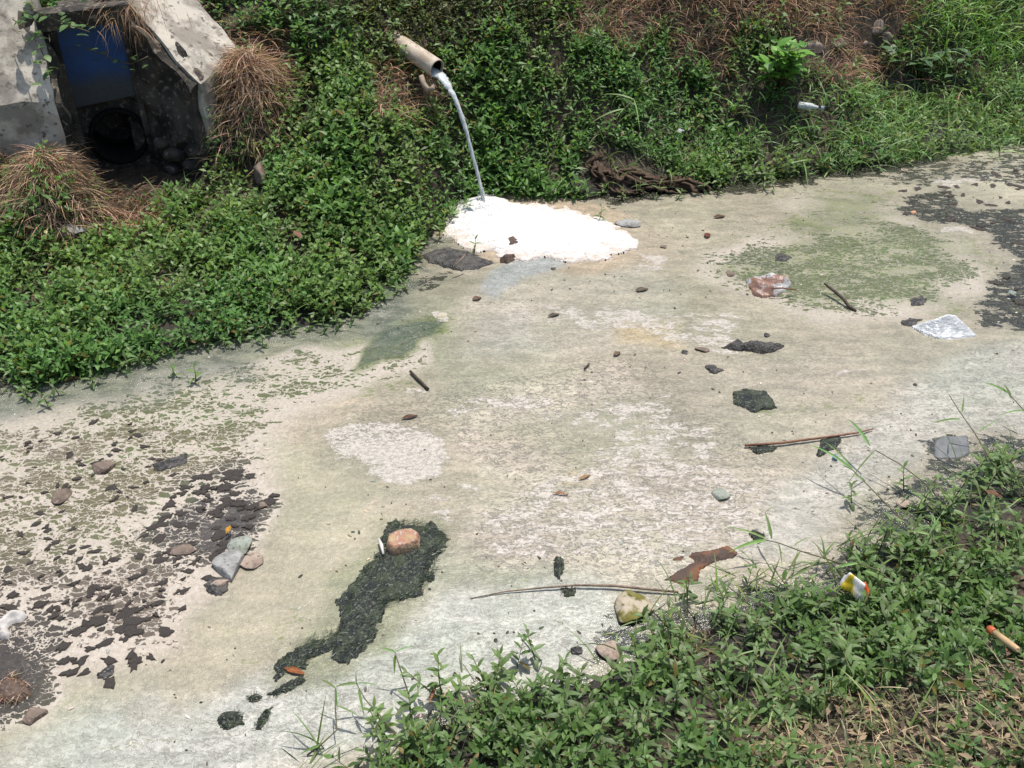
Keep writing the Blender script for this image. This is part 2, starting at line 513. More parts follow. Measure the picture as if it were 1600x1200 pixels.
def mask(items, soft=.08):
    m = np.zeros(len(xs))
    for val, pts, *s in items:
        m = np.maximum(m, val * region(pts, s[0] if s else soft))
    return m
green = mask([
    (1.0, [(555, 545), (640, 500), (705, 492), (690, 530), (600, 582), (545, 590)], .06),
    (.50, [(-200, 660), (150, 595), (330, 560), (560, 515), (700, 500), (690, 560), (560, 610), (480, 615), (430, 660), (420, 740), (340, 720), (220, 760), (-100, 800)], .14),
    (.50, [(420, 600), (560, 580), (690, 575), (670, 610), (560, 630), (440, 620)], .06),
    (.36, [(-200, 780), (250, 740), (380, 730), (330, 780), (220, 860), (120, 900), (-200, 900)], .15),
    (.76, [(1080, 410), (1180, 380), (1260, 290), (1400, 290), (1420, 340), (1540, 380), (1560, 410), (1520, 440), (1520, 500), (1400, 490), (1270, 510), (1200, 480), (1100, 450)], .24),
    (.48, [(1110, 630), (1250, 625), (1370, 600), (1380, 640), (1210, 665)], .08),
    (.42, [(300, 1080), (420, 950), (520, 900), (480, 980), (380, 1060)], .10), (.38, [(80, 1170), (300, 1100), (400, 1110), (250, 1180)], .08),
    (.40, [(700, 490), (760, 470), (740, 520)], .06), (.45, [(670, 950), (850, 900), (900, 905), (840, 930)], .06)])
net = mask([
    (.77, [(-300, 640), (100, 620), (250, 590), (500, 565), (560, 610), (460, 660), (440, 700), (430, 800), (350, 905), (270, 1000), (200, 1070), (-300, 1110)], .30),
    (1.22, [(255, 870), (285, 835), (340, 790), (350, 765), (430, 780), (400, 815), (345, 850), (325, 890), (280, 895)], .07),
    (.98, [(210, 850), (290, 745), (370, 720), (440, 780), (400, 830), (340, 905), (250, 880)], .09),
    (1.25, [(-300, 1005), (60, 1010), (80, 1040), (60, 1120), (-300, 1150)], .07), (.98, [(-300, 960), (60, 960), (110, 990), (80, 1060), (60, 1130), (-300, 1150)], .09),
    (.66, [(200, 570), (400, 545), (600, 530), (690, 520), (680, 570), (560, 620), (430, 660), (200, 690)], .12),
    (.84, [(1090, 400), (1180, 370), (1400, 340), (1520, 390), (1530, 450), (1420, 505), (1270, 505), (1190, 470), (1100, 450)], .26),
    (.45, [(1180, 320), (1260, 290), (1400, 300), (1420, 350), (1300, 370)], .12),
    (.50, [(100, 960), (200, 940), (270, 1000), (250, 1040), (130, 1080), (90, 1040)], .07)])
dark = mask([
    (.64, [(1385, 330), (1400, 300), (1460, 285), (1520, 330), (1600, 300), (1900, 280), (1900, 520), (1600, 520), (1530, 520), (1515, 470), (1530, 430), (1570, 400), (1540, 370), (1450, 352)], .06),
    (.55, [(1300, 268), (1500, 243), (1640, 225), (1640, 300), (1520, 275), (1400, 290)], .06),
    (.85, [(850, 300), (960, 300), (1060, 290), (1180, 270), (1300, 255), (1300, 270), (1180, 285), (1020, 305), (900, 318)], .04),  # far waterline strip by the rag, shade painted in
    (.60, [(940, 960), (1060, 950), (1150, 935), (1210, 905), (1290, 885), (1340, 820), (1430, 755), (1480, 700), (1700, 650), (1800, 700), (1800, 1400), (400, 1400), (640, 1110), (800, 1070), (930, 1040)], .07),
    (.62, [(1440, 690), (1500, 675), (1520, 700), (1470, 720)], .03), (.6, [(1340, 790), (1440, 775), (1410, 820), (1330, 830)], .05),
    (.55, [(1240, 815), (1300, 810), (1290, 850)], .06), (.56, [(1290, 680), (1310, 685), (1290, 715), (1270, 712)], .03),
    (.55, [(590, 452), (660, 430), (740, 420), (690, 460), (610, 480)], .05)])
white = mask([
    (.80, [(500, 660), (540, 648), (600, 652), (690, 676), (708, 715), (690, 742), (640, 748), (570, 742), (530, 705)], .10),
    (.62, [(640, 800), (700, 790), (720, 820), (700, 830)], .05), (.50, [(620, 755), (760, 750), (800, 790), (700, 800)], .08),
    (.64, [(700, 640), (730, 622), (800, 612), (880, 610), (860, 640), (780, 640), (720, 660)], .05),
    (.55, [(770, 640), (1040, 600), (1180, 760), (1230, 770), (1200, 870), (1050, 915), (900, 905), (770, 880), (740, 800), (900, 700)], .15),
    (.60, [(850, 480), (960, 470), (1060, 500), (1020, 530), (860, 500)], .08), (.55, [(960, 490), (1180, 480), (1180, 560), (1000, 540)], .1),
    (.58, [(1300, 570), (1370, 568), (1360, 582), (1310, 584)], .03), (.62, [(675, 490), (700, 486), (705, 500), (685, 505)], .02),
    (.62, [(590, 480), (640, 472), (625, 500), (590, 500)], .03), (.6, [(1420, 280), (1560, 250), (1600, 245), (1600, 260), (1480, 290)], .05),
    (.62, [(1330, 480), (1380, 460), (1370, 490), (1340, 495)], .03), (.66, [(1460, 358), (1530, 368), (1530, 380), (1470, 370)], .03),
    (.55, [(1000, 400), (1060, 395), (1060, 420), (980, 430)], .05), (.58, [(640, 600), (690, 598), (680, 612), (640, 612)], .02)])
speck = mask([(1.0, [(680, 600), (980, 540), (1080, 620), (1220, 740), (1230, 860), (1050, 930), (900, 910), (770, 900), (740, 800), (800, 760), (700, 690), (500, 690), (540, 640)], .1),
              (.8, [(1230, 720), (1500, 540), (1900, 480), (1900, 650), (1450, 700), (1280, 860)], .1),
              (.7, [(600, 1000), (960, 930), (960, 1040), (600, 1100), (300, 1300), (0, 1300), (300, 1110)], .1),
              (.6, [(700, 430), (1200, 500), (1450, 540), (1240, 720), (1000, 560), (740, 560)], .2)])
speck = np.maximum(speck, .5)
smooth_ = mask([(1.0, [(430, 680), (520, 720), (640, 770), (600, 880), (470, 1010), (300, 1080), (100, 1130), (-300, 1200), (-100, 1110), (250, 1040), (350, 930), (430, 820)], .1),
                (.8, [(880, 660), (1000, 640), (1010, 720), (900, 720)], .15)])
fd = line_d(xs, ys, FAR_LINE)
dark = np.maximum(dark, .80 * sstep(-.26, -.04, fd + w1 * .3 + v1 * .25) * sstep(.2, .8, xs))  # dark water band below the far bank, waterline shade painted in
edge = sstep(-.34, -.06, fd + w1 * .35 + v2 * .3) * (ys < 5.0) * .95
wet = np.maximum(mask([(.7, [(765, 425), (800, 405), (900, 408), (830, 440), (790, 468)], .03), (1.0, [(940, 960), (1060, 945), (1180, 905), (1290, 885), (1340, 810), (1480, 690), (1700, 650), (1800, 1400), (400, 1400), (640, 1110), (930, 1040)], .08)]), edge)

# what lies between the pale strands of the net, and what the dark patches are made of
cell = np.tile(np.array(alb(114, 120, 82)), (len(xs), 1))
def paint_cell(pts, rgb, soft=.2):
    global cell
    m = region(pts, soft)[:, None]; cell = cell * (1 - m) + np.array(alb(*rgb)) * m
paint_cell([(-300, 700), (260, 640), (430, 700), (300, 800), (0, 900), (-300, 900)], (122, 116, 86))
paint_cell([(-300, 620), (60, 640), (140, 700), (0, 760), (-300, 800)], (138, 124, 108))
paint_cell([(250, 860), (360, 800), (400, 830), (300, 1000), (200, 1080), (-300, 1120), (-300, 900)], (112, 100, 88))
paint_cell([(200, 840), (290, 740), (370, 715), (440, 780), (400, 830), (340, 905), (250, 880)], (78, 74, 72), .1)
paint_cell([(-300, 950), (60, 950), (110, 990), (80, 1060), (60, 1130), (-300, 1150)], (72, 66, 62), .1)
paint_cell([(1090, 400), (1250, 330), (1560, 400), (1520, 500), (1270, 505), (1190, 470)], (112, 122, 80))
paint_cell([(1085, 420), (1160, 395), (1230, 400), (1210, 430), (1120, 440)], (98, 108, 84))
drk = np.tile(np.array(alb(36, 37, 31)), (len(xs), 1))
m = region([(940, 900), (1700, 600), (1900, 1400), (400, 1400), (640, 1090)], .2)[:, None]
drk = drk * (1 - m) + np.array(alb(48, 54, 54)) * m

relief = (w1 * .004 + white * .004 * (fbm(xs * 30, ys * 30, 3, 71)) + (fbm(xs * 45, ys * 45, 2, 81) - .5) * .0035) * (1 - wet * .7)

t = NT('scum')
P0 = t.coord()
flow = t.coord(scale=(.56, 1.2, 1), rot=(0, 0, math.radians(-27)))
wv = t.noise(P0, 14.0, 3.0, .6, color=True)
def warp(vec, amt):
    a = t.n('ShaderNodeVectorMath', _operation='SUBTRACT'); t.put(a, 0, wv); a.inputs[1].default_value = (.5, .5, .5)
    b_ = t.n('ShaderNodeVectorMath', _operation='SCALE'); t.put(b_, 0, a.outputs[0]); b_.inputs['Scale'].default_value = amt
    c_ = t.n('ShaderNodeVectorMath', _operation='ADD'); t.put(c_, 0, vec); t.put(c_, 1, b_.outputs[0]); return c_.outputs[0]
fw = warp(flow, .055)
m1, m2 = t.attr('maskone'), t.attr('masktwo')
sep1 = t.n('ShaderNodeSeparateColor', Color=m1.outputs['Color']); sep2 = t.n('ShaderNodeSeparateColor', Color=m2.outputs['Color'])
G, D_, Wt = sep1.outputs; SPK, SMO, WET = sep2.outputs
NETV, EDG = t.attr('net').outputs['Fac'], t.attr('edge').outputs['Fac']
nA = t.noise(fw, 5.5, 6.0, .62); nB = t.noise(fw, 17.0, 6.0, .65); nC = t.noise(P0, 60.0, 4.0, .6); nD = t.noise(fw, 70.0, 3.0, .6); nE = t.noise(P0, 230.0, 2.0, .6)
nF = t.noise(P0, 2.2, 5.0, .6)
col = t.attr('base').outputs['Color']
rough_amt = t.math('SUBTRACT', 1.0, t.math('MULTIPLY', SMO, .65))
# broad and fine mottling of the film
col = t.mix(1.0, col, t.mix(t.step(nF, .3, .7), (.87, .87, .86), (1.10, 1.09, 1.08)), 'MULTIPLY')
col = t.mix(rough_amt, col, t.mix(1.0, col, t.mix(t.step(nB, .32, .68), (.80, .81, .79), (1.13, 1.12, 1.11)), 'MULTIPLY'))
col = t.mix(.75, col, t.mix(1.0, col, t.mix(t.step(nC, .33, .67), (.83, .83, .81), (1.13, 1.13, 1.12)), 'MULTIPLY'))
col = t.mix(.8, col, t.mix(1.0, col, t.mix(t.step(nE, .3, .7), (.87, .87, .86), (1.10, 1.10, 1.10)), 'MULTIPLY'))
# drawn-out flow bands and slow drifts of tint
band = t.coord(scale=(.22, 1.9, 1), rot=(0, 0, math.radians(-31)))
nS = t.noise(warp(band, .16), 7.0, 5.0, .55); nT = t.noise(warp(P0, .3), 1.5, 4.0, .55); nU = t.noise(warp(flow, .2), 3.4, 5.0, .6)
col = t.mix(1.0, col, t.mix(t.step(nS, .36, .64), (.90, .91, .90), (1.08, 1.07, 1.06)), 'MULTIPLY')
col = t.mix(1.0, col, t.mix(t.step(nT, .35, .62), (.97, 1.0, .94), (1.03, 1.0, .98)), 'MULTIPLY')
col = t.mix(t.step(nU, .55, .72, 0.0, .5), col, t.mix(1.0, col, (1.10, 1.08, 1.07), 'MULTIPLY'))
col = t.mix(t.step(nU, .30, .42, .45, 0.0), col, t.mix(1.0, col, (.84, .87, .82), 'MULTIPLY'))
# green film
gm = t.step(t.math('ADD', t.math('ADD', G, t.math('MULTIPLY', t.math('SUBTRACT', nD, .5), 1.0)), t.math('MULTIPLY', t.math('SUBTRACT', nB, .5), 1.5)), .42, .74)
gm = t.math('MULTIPLY', gm, .92)
gcol = t.mix(t.step(nD, .35, .65), alb(62, 82, 48), alb(138, 148, 88))
gcol = t.mix(t.step(nA, .45, .6), gcol, alb(138, 148, 92))
gcol = t.mix(t.step(G, .84, .98), gcol, t.mix(t.step(nD, .4, .6), alb(66, 88, 66), alb(98, 114, 84)))
col = t.mix(gm, col, gcol)
# pale crust islands
wh = t.math('ADD', Wt, t.math('ADD', t.math('MULTIPLY', t.math('SUBTRACT', nB, .5), 1.3), t.math('MULTIPLY', t.math('SUBTRACT', nD, .5), .5)))
wm = t.step(wh, .50, .60)
wm = t.math('MULTIPLY', t.math('MULTIPLY', wm, t.step(Wt, .02, .25)), t.step(nC, .30, .50, .45, 1.0))
wcol = t.mix(t.step(nC, .35, .65), alb(224, 214, 202), alb(240, 232, 222))
col = t.mix(t.math('MULTIPLY', wm, .85), col, wcol)
# short dark wormlike pits in the film
vo = t.n('ShaderNodeTexVoronoi', _feature='DISTANCE_TO_EDGE', Vector=warp(flow, .10), Scale=34.0)
pit = t.math('MULTIPLY', t.step(vo.outputs['Distance'], .035, .10, 1.0, 0.0), t.step(t.noise(fw, 30.0, 2.0), .53, .58))
pit2 = t.step(t.noise(warp(flow, .06), 85.0, 1.5, .5), .54, .60)
pit = t.math('MAXIMUM', pit, t.math('MULTIPLY', pit2, .8))
pit = t.math('MULTIPLY', pit, SPK)
pit = t.math('MULTIPLY', pit, rough_amt)
col = t.mix(t.math('MULTIPLY', pit, .80), col, alb(136, 132, 119))
# net of pale strands round darker cells
wv2 = t.noise(P0, 55.0, 2.0, .6, color=True)
_wv1 = wv
f1 = warp(flow, .08); wv = wv2; fnet = warp(f1, .022); wv = _wv1
vn = t.n('ShaderNodeTexVoronoi', _feature='DISTANCE_TO_EDGE', Vector=fnet, Scale=34.0)
vi = t.n('ShaderNodeTexVoronoi', _feature='F1', Vector=fnet, Scale=34.0)
rnd = t.n('ShaderNodeSeparateColor', Color=vi.outputs['Color']).outputs[0]
nG = t.noise(P0, 4.2, 4.0, .6)
NETW = t.math('ADD', NETV, t.math('MULTIPLY', t.math('SUBTRACT', nG, .5), .55))
thr = t.math('ADD', t.step(NETW, .12, 1.0, .62, -.035), t.math('ADD', t.math('MULTIPLY', t.math('SUBTRACT', nA, .5), 1.25), t.math('MULTIPLY', t.math('SUBTRACT', rnd, .5), .22)))
thr = t.math('MAXIMUM', thr, t.step(NETV, 1.0, 1.15, .03, -.2))
cm = t.step(t.math('SUBTRACT', vn.outputs['Distance'], thr), -.02, .06)
cm = t.math('MULTIPLY', cm, t.step(NETV, .12, .3))
ccol = t.mix(1.0, t.attr('cell').outputs['Color'], t.mix(t.step(nD, .3, .7), (.72, .72, .72), (1.22, 1.22, 1.2)), 'MULTIPLY')
ccol = t.mix(t.math('MULTIPLY', t.step(nA, .46, .62), t.step(G, .2, .5)), ccol, alb(112, 130, 78))
pale = t.mix(t.step(nC, .3, .7), alb(212, 199, 182), alb(236, 225, 210))
col = t.mix(t.math('MULTIPLY', t.math('MULTIPLY', t.math('SUBTRACT', 1.0, cm), t.step(NETV, .25, .6)), t.step(G, .40, .98, .9, .05)), col, pale)
col = t.mix(t.math('MULTIPLY', cm, .95), col, ccol)
# dark rotting mats / open dark water, plus painted shade at the far waterline
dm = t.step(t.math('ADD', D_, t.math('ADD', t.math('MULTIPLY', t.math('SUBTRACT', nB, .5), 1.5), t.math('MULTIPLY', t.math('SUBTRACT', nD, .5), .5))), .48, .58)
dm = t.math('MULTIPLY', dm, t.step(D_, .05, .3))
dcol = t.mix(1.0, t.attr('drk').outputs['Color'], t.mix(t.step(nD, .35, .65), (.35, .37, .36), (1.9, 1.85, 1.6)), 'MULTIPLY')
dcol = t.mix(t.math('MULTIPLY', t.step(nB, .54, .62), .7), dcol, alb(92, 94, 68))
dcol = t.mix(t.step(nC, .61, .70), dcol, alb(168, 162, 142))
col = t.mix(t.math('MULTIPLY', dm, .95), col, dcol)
# thin murky blue-grey water along the bank
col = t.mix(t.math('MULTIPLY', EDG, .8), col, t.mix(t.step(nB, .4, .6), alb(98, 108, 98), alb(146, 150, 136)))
# bubbles
vb = t.n('ShaderNodeTexVoronoi', _feature='F1', Vector=P0, Scale=75.0)
bub = t.math('MULTIPLY', t.step(vb.outputs['Distance'], .16, .26, 1.0, 0.0), t.step(t.noise(P0, 3.5, 2.0), .46, .62))
col = t.mix(t.math('MULTIPLY', bub, .55), col, alb(236, 232, 220))
hgt = t.math('ADD', t.math('MULTIPLY', wm, .5), t.math('MULTIPLY', nC, .5))
hgt = t.math('ADD', hgt, t.math('MULTIPLY', nD, .6))
hgt = t.math('SUBTRACT', hgt, t.math('MULTIPLY', t.math('MAXIMUM', cm, pit), .45))
hgt = t.math('ADD', hgt, t.math('MULTIPLY', bub, .8))
hgt = t.math('ADD', hgt, t.math('MULTIPLY', nE, .3))
wetall = t.math('MAXIMUM', WET, t.math('MULTIPLY', dm, .5))
b = t.bsdf(Base__Color=col, Roughness=t.step(wetall, 0.0, .9, t.math('ADD', .20, t.math('MULTIPLY', nB, .25)), .16), Normal=t.bump(hgt, .55, .006))
b.inputs['Specular IOR Level'].default_value = .4
M_SCUM = t.end(b.outputs[0])
wz = relief
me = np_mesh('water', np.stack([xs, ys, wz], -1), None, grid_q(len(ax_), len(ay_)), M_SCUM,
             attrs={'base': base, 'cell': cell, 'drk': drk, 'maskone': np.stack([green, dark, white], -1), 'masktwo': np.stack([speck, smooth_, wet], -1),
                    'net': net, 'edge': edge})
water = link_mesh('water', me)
tag(water, kind='structure')
# ------------------------------------------------------------ drain outlet in the left bank: wing walls, headwall, blue gate
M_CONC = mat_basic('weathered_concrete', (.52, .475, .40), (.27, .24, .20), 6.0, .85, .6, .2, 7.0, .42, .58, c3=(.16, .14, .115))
M_CONC_DARK = mat_basic('stained_shaded_concrete', (.085, .072, .058), (.028, .025, .021), 7.0, .8, .6, .25, 6.0, .38, .62, c3=(.20, .17, .13), dist=.02)  # stains plus the shade of unlit faces, in one dark tone
t = NT('gate_blue')
v = t.coord()
hz = t.n('ShaderNodeSeparateXYZ', Vector=v).outputs[2]
n1 = t.noise(v, 9.0, 5.0, .65); n2 = t.noise(v, 45.0, 3.0)
c = t.mix(t.step(n1, .35, .7), (.009, .062, .22), (.013, .045, .14))
dirt = t.step(t.math('ADD', hz, t.math('MULTIPLY', t.math('SUBTRACT', n1, .5), .16)), .70, .82, 1.0, 0.0)
c = t.mix(t.math('MULTIPLY', dirt, .9), c, t.mix(n2, (.03, .034, .034), (.07, .07, .06)))
b = t.bsdf(Base__Color=c, Roughness=.6, Normal=t.bump(n2, .2, .004))
M_BLUE = t.end(b.outputs[0])
M_BLACK = mat_basic('dark_pipe', (.014, .013, .012), (.008, .008, .007), 20, .8, .4, .1)  # near black for the drain pipe and the bore lining

out = empty('drain_outlet', (GL[0] * .5 + GR[0] * .5, GL[1] * .5 + GR[1] * .5, .2),
            'concrete drain outlet with blue gate plate above a dark round pipe in the left bank', 'drain outlet')
OB = Vector(out.location)
def child(name, bm, mat, parent=out, smooth=False, bevel=0.0):
    me = bpy.data.meshes.new(name)
    if bevel:
        bmesh.ops.bevel(bm, geom=[e for e in bm.edges if len(e.link_faces) == 2 and e.calc_face_angle(0) > .5], offset=bevel, segments=2, affect='EDGES')
    bmesh.ops.recalc_face_normals(bm, faces=bm.faces[:])
    if smooth:
        for f in bm.faces: f.smooth = True
    bm.to_mesh(me); bm.free()
    o = link_mesh(name, me, parent, mat)
    if parent: o.matrix_parent_inverse = Matrix.Translation(-Vector(parent.location)) if parent.parent is None else Matrix()
    return o

def prism(bm, ring, ztop, zbot):
    """ring: xy corners; ztop/zbot: list or value per corner"""
    n = len(ring)
    zt = ztop if isinstance(ztop, (list, tuple)) else [ztop] * n
    zb = zbot if isinstance(zbot, (list, tuple)) else [zbot] * n
    a = [bm.verts.new((*ring[i], zb[i])) for i in range(n)]
    b = [bm.verts.new((*ring[i], zt[i])) for i in range(n)]
    for i in range(n):
        j = (i + 1) % n
        bm.faces.new((a[i], a[j], b[j], b[i]))
    bm.faces.new(b); bm.faces.new(a[::-1])

def roughen(bm, amp, cuts=7, seed=0, freq=7):
    bmesh.ops.subdivide_edges(bm, edges=bm.edges[:], cuts=cuts, use_grid_fill=True)
    bmesh.ops.triangulate(bm, faces=[f for f in bm.faces if len(f.verts) > 4])
    for vtx in bm.verts:
        x, y, z = vtx.co
        vtx.co.x += amp * (float(vnoise(y * freq + z * 5, z * freq, seed)) - .5)
        vtx.co.y += amp * (float(vnoise(x * freq + z * 4, z * freq, seed + 3)) - .5)
        vtx.co.z += amp * (float(vnoise(x * freq, y * freq, seed + 7)) - .5)

# headwall block with a round bore
def headwall():
    bm = bmesh.new()
    dep, zc, r = .40, .395, .145
    wid = float(np.linalg.norm(GR - GL))
    def pt(u, d, z):
        p = GL + GU * u - GN * d
        return bm.verts.new((p[0], p[1], z))
    N = 28
    cen = wid * .56
    ring = [(cen + r * math.cos(2 * math.pi * k / N), zc + r * math.sin(2 * math.pi * k / N)) for k in range(N)]
    front = [pt(u, .05, z) for u, z in ring]
    back = [pt(u, dep - .03, z) for u, z in ring]
    # square outline sampled at the same angles
    u0, u1, z0, z1 = -.02, wid + .02, .05, 1.08
    sq = []
    for k in range(N):
        a = 2 * math.pi * k / N; dx, dz = math.cos(a), math.sin(a)
        s = min([x for x in (((u1 - cen) / dx if dx > 0 else (u0 - cen) / dx) if abs(dx) > 1e-6 else 9, ((z1 - zc) / dz if dz > 0 else (z0 - zc) / dz) if abs(dz) > 1e-6 else 9)])
        sq.append((cen + dx * s, zc + dz * s))
    fr = [pt(u, .05, z) for u, z in sq]; bk = [pt(u, dep, z) for u, z in sq]
    for k in range(N):
        j = (k + 1) % N
        bm.faces.new((front[k], fr[k], fr[j], front[j])); bm.faces.new((front[k], front[j], back[j], back[k]))
        bm.faces.new((fr[k], bk[k], bk[j], fr[j]))
    bm.faces.new(back[::-1]); bm.faces.new(bk)
    return child('headwall', bm, M_CONC_DARK)
headwall()
# rim of the pipe
def pipe_ring():
    bm = bmesh.new(); N = 32
    cen = float(np.linalg.norm(GR - GL)) * .56
    rows = []
    for d, r in ((.05, .165), (.015, .165), (.015, .14), (.30, .14)):
        row = []
        for k in range(N):
            a = 2 * math.pi * k / N
            p = GL + GU * (cen + r * math.cos(a)) - GN * d
            row.append(bm.verts.new((p[0], p[1], .395 + r * math.sin(a))))
        rows.append(row)
    for a, b_ in zip(rows, rows[1:]):
        for k in range(N): bm.faces.new((a[k], a[(k + 1) % N], b_[(k + 1) % N], b_[k]))
    return child('drain_pipe', bm, M_BLACK, smooth=True)
pipe_ring()
bm = bmesh.new()
q = [GL + GU * .012, GR - GU * .012, GR - GU * .012 - GN * .045, GL + GU * .012 - GN * .045]
prism(bm, [tuple(p) for p in q], [1.05] * 4, [.60, .635, .635, .60])
child('gate_plate', bm, M_BLUE, bevel=.006)
bm = bmesh.new()
q = [GL - GU * .03, GR + GU * .03, GR + GU * .03 + GN * .13, GL - GU * .03 + GN * .13]
prism(bm, [tuple(p) for p in q], 1.15, 1.062)
roughen(bm, .02, 5, 2)
child('shade_slab', bm, M_CONC_DARK)  # added overhanging slab that shades the top of the gate
for u in (.03, .39):                                  # angle iron slides either side of the gate
    bm = bmesh.new(); p = GL + GU * (u - .012)
    prism(bm, [tuple(p), tuple(p + GU * .03), tuple(p + GU * .03 + GN * .022), tuple(p + GN * .022)], 1.07, .40)
    child('gate_slide', bm, M_CONC_DARK, bevel=.003)
# right wing: inner face with shade in its colour, bright sloping coping
wr = np.array([.39, .92]) / np.linalg.norm([.39, .92])
def sloped_wall(name, A, B, wdir, wid, zA, zB, zb, mat):
    bm = bmesh.new()
    ring = [tuple(A), tuple(B), tuple(B + wdir * wid), tuple(A + wdir * wid)]
    prism(bm, ring, [zA, zB, zB + .04, zA + .04], zb)
    roughen(bm, .055, 9, 3, 11)
    return child(name, bm, mat)
A = GR - GU * .0 + (-.115, .10); B = RW_END
# inner facing leaf (stained, shade in its colour) and the pale coping slab laid on it
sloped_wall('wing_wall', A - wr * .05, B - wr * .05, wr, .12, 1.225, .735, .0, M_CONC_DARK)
def coping(A, B, wdir, wid, zA, zB, th, over, seed):
    bm = bmesh.new()
    d = (B - A) / np.linalg.norm(B - A)
    A2, B2 = A - d * .10 - wdir * over, B + d * .02 - wdir * over
    s = (zA - zB) / np.linalg.norm(B - A)
    z0, z1 = zA + s * .10, zB - s * .02
    ring = [tuple(A2), tuple(B2), tuple(B2 + wdir * wid), tuple(A2 + wdir * wid)]
    prism(bm, ring, [z0 + th, z1 + th, z1 + th + .05, z0 + th + .05], [.86, .02, .02, .86])
    roughen(bm, .034, 10, seed, 9)
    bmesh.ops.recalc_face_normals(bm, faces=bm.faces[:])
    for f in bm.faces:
        if f.normal.z < .45: f.material_index = 1  # sides take the darker concrete, their shade put into the colour
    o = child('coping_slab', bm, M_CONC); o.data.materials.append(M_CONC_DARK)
    return o
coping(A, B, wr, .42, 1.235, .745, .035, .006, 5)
A = GL + GU * -.015; B = LW_END
wl = np.array([-.93, -.36]); wl = wl / np.linalg.norm(wl)
wl = -GU
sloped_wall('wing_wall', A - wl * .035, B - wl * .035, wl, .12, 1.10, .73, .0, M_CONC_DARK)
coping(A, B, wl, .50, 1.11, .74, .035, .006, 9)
# rubble stuck on the toe of the right wing
for k in range(7):
    p = RW_END + np.array([-.03 - .045 * k, .019 * k - .012])
    bm = bmesh.new(); bmesh.ops.create_icosphere(bm, subdivisions=2, radius=1)
    s = .045 + .035 * ((k * 37) % 10) / 10
    for vtx in bm.verts:
        n_ = float(fbm(vtx.co.x * 1.7 + k * 5, vtx.co.y * 1.7 + vtx.co.z * 2, 3, k)) - .5
        vtx.co = vtx.co * (1 + .7 * n_) * s
        vtx.co.z *= .7
        vtx.co += Vector((p[0], p[1], .22 + .05 * ((k * 13) % 5)))
    child('rubble_stone', bm, M_CONC_DARK, smooth=True)

STRUCT = [tuple(GL - GU * .66 - GN * .45), tuple(GR + GU * .42 - GN * .55), tuple(RW_END + wr * .36), tuple(RW_END), tuple(RW_END + (-.15, -.05)), tuple(LW_END + (.16, -.05)), tuple(LW_END), tuple(LW_END - GU * .6)]

# ------------------------------------------------------------ vegetation that nobody could count
M_WEED = mat_leaf('weed_leaf', rough=.46, trans=.44); M_GRASS = mat_leaf('grass_blade', rough=.5, trans=.25); M_STRAW = mat_leaf('dry_straw', rough=.75, trans=.15)

def scatter(n, x0=-4.3, x1=4.7, y0=1.0, y1=8.4):
    x = rng.uniform(x0, x1, n); y = rng.uniform(y0, y1, n)
    z = ground_z(x, y)
    px, py = PX(x, y, z)
    fd, nd = line_d(x, y, FAR_LINE), -line_d(x, y, NEAR_LINE)
    ins = (px > -420) & (px < 2300) & (py > -260) & (py < 1900)
    return [a[ins] for a in (x, y, z, px, py, fd, nd)]

def ell(px, py, cx, cy, rx, ry, s=.35):
    d = np.hypot((px - cx) / rx, (py - cy) / ry)
    return 1 - sstep(1 - s, 1 + s, d + (fbm(px / 30, py / 22, 3, 3) - .5) * .7)

def pmask(px, py, pts, soft=25):
    return 1 - sstep(-soft, soft, poly_sd(px + (fbm(px / 40, py / 30, 3, 13) - .5) * 70, py + (fbm(px / 40, py / 30, 3, 23) - .5) * 50, pts))

def dry_mask(px, py):
    d = ell(px, py, 60, 190, 85, 80)
    for a in ((390, 112, 85, 62), (1150, 0, 290, 52), (1330, 50, 90, 55), (205, 345, 55, 40), (640, 150, 70, 45), (960, 40, 90, 40), (20, 60, 60, 30), (1100, 70, 60, 50), (260, 20, 60, 20),
              (1430, 1160, 240, 75), (1590, 1110, 110, 70), (1330, 110, 70, 25)):
        d = np.maximum(d, ell(px, py, *a))
    return d

def grass_mask(px, py):
    return np.maximum(pmask(px, py, [(1180, 150), (1300, 110), (1400, 80), (1400, -300), (1900, -300), (1900, 260), (1600, 260), (1250, 290), (1150, 230)], 40),
                      .22 * pmask(px, py, [(900, 60), (1200, 60), (1250, 300), (1000, 300)], 50))
def bare_mask(px, py):
    return np.maximum.reduce([ell(px, py, 1270, 80, 55, 30), ell(px, py, 1360, 60, 45, 32), ell(px, py, 110, 365, 45, 28), ell(px, py, 270, 275, 60, 30), ell(px, py, 405, 285, 25, 30), ell(px, py, 420, 20, 60, 22),
                              ell(px, py, 700, 400, 55, 22)])

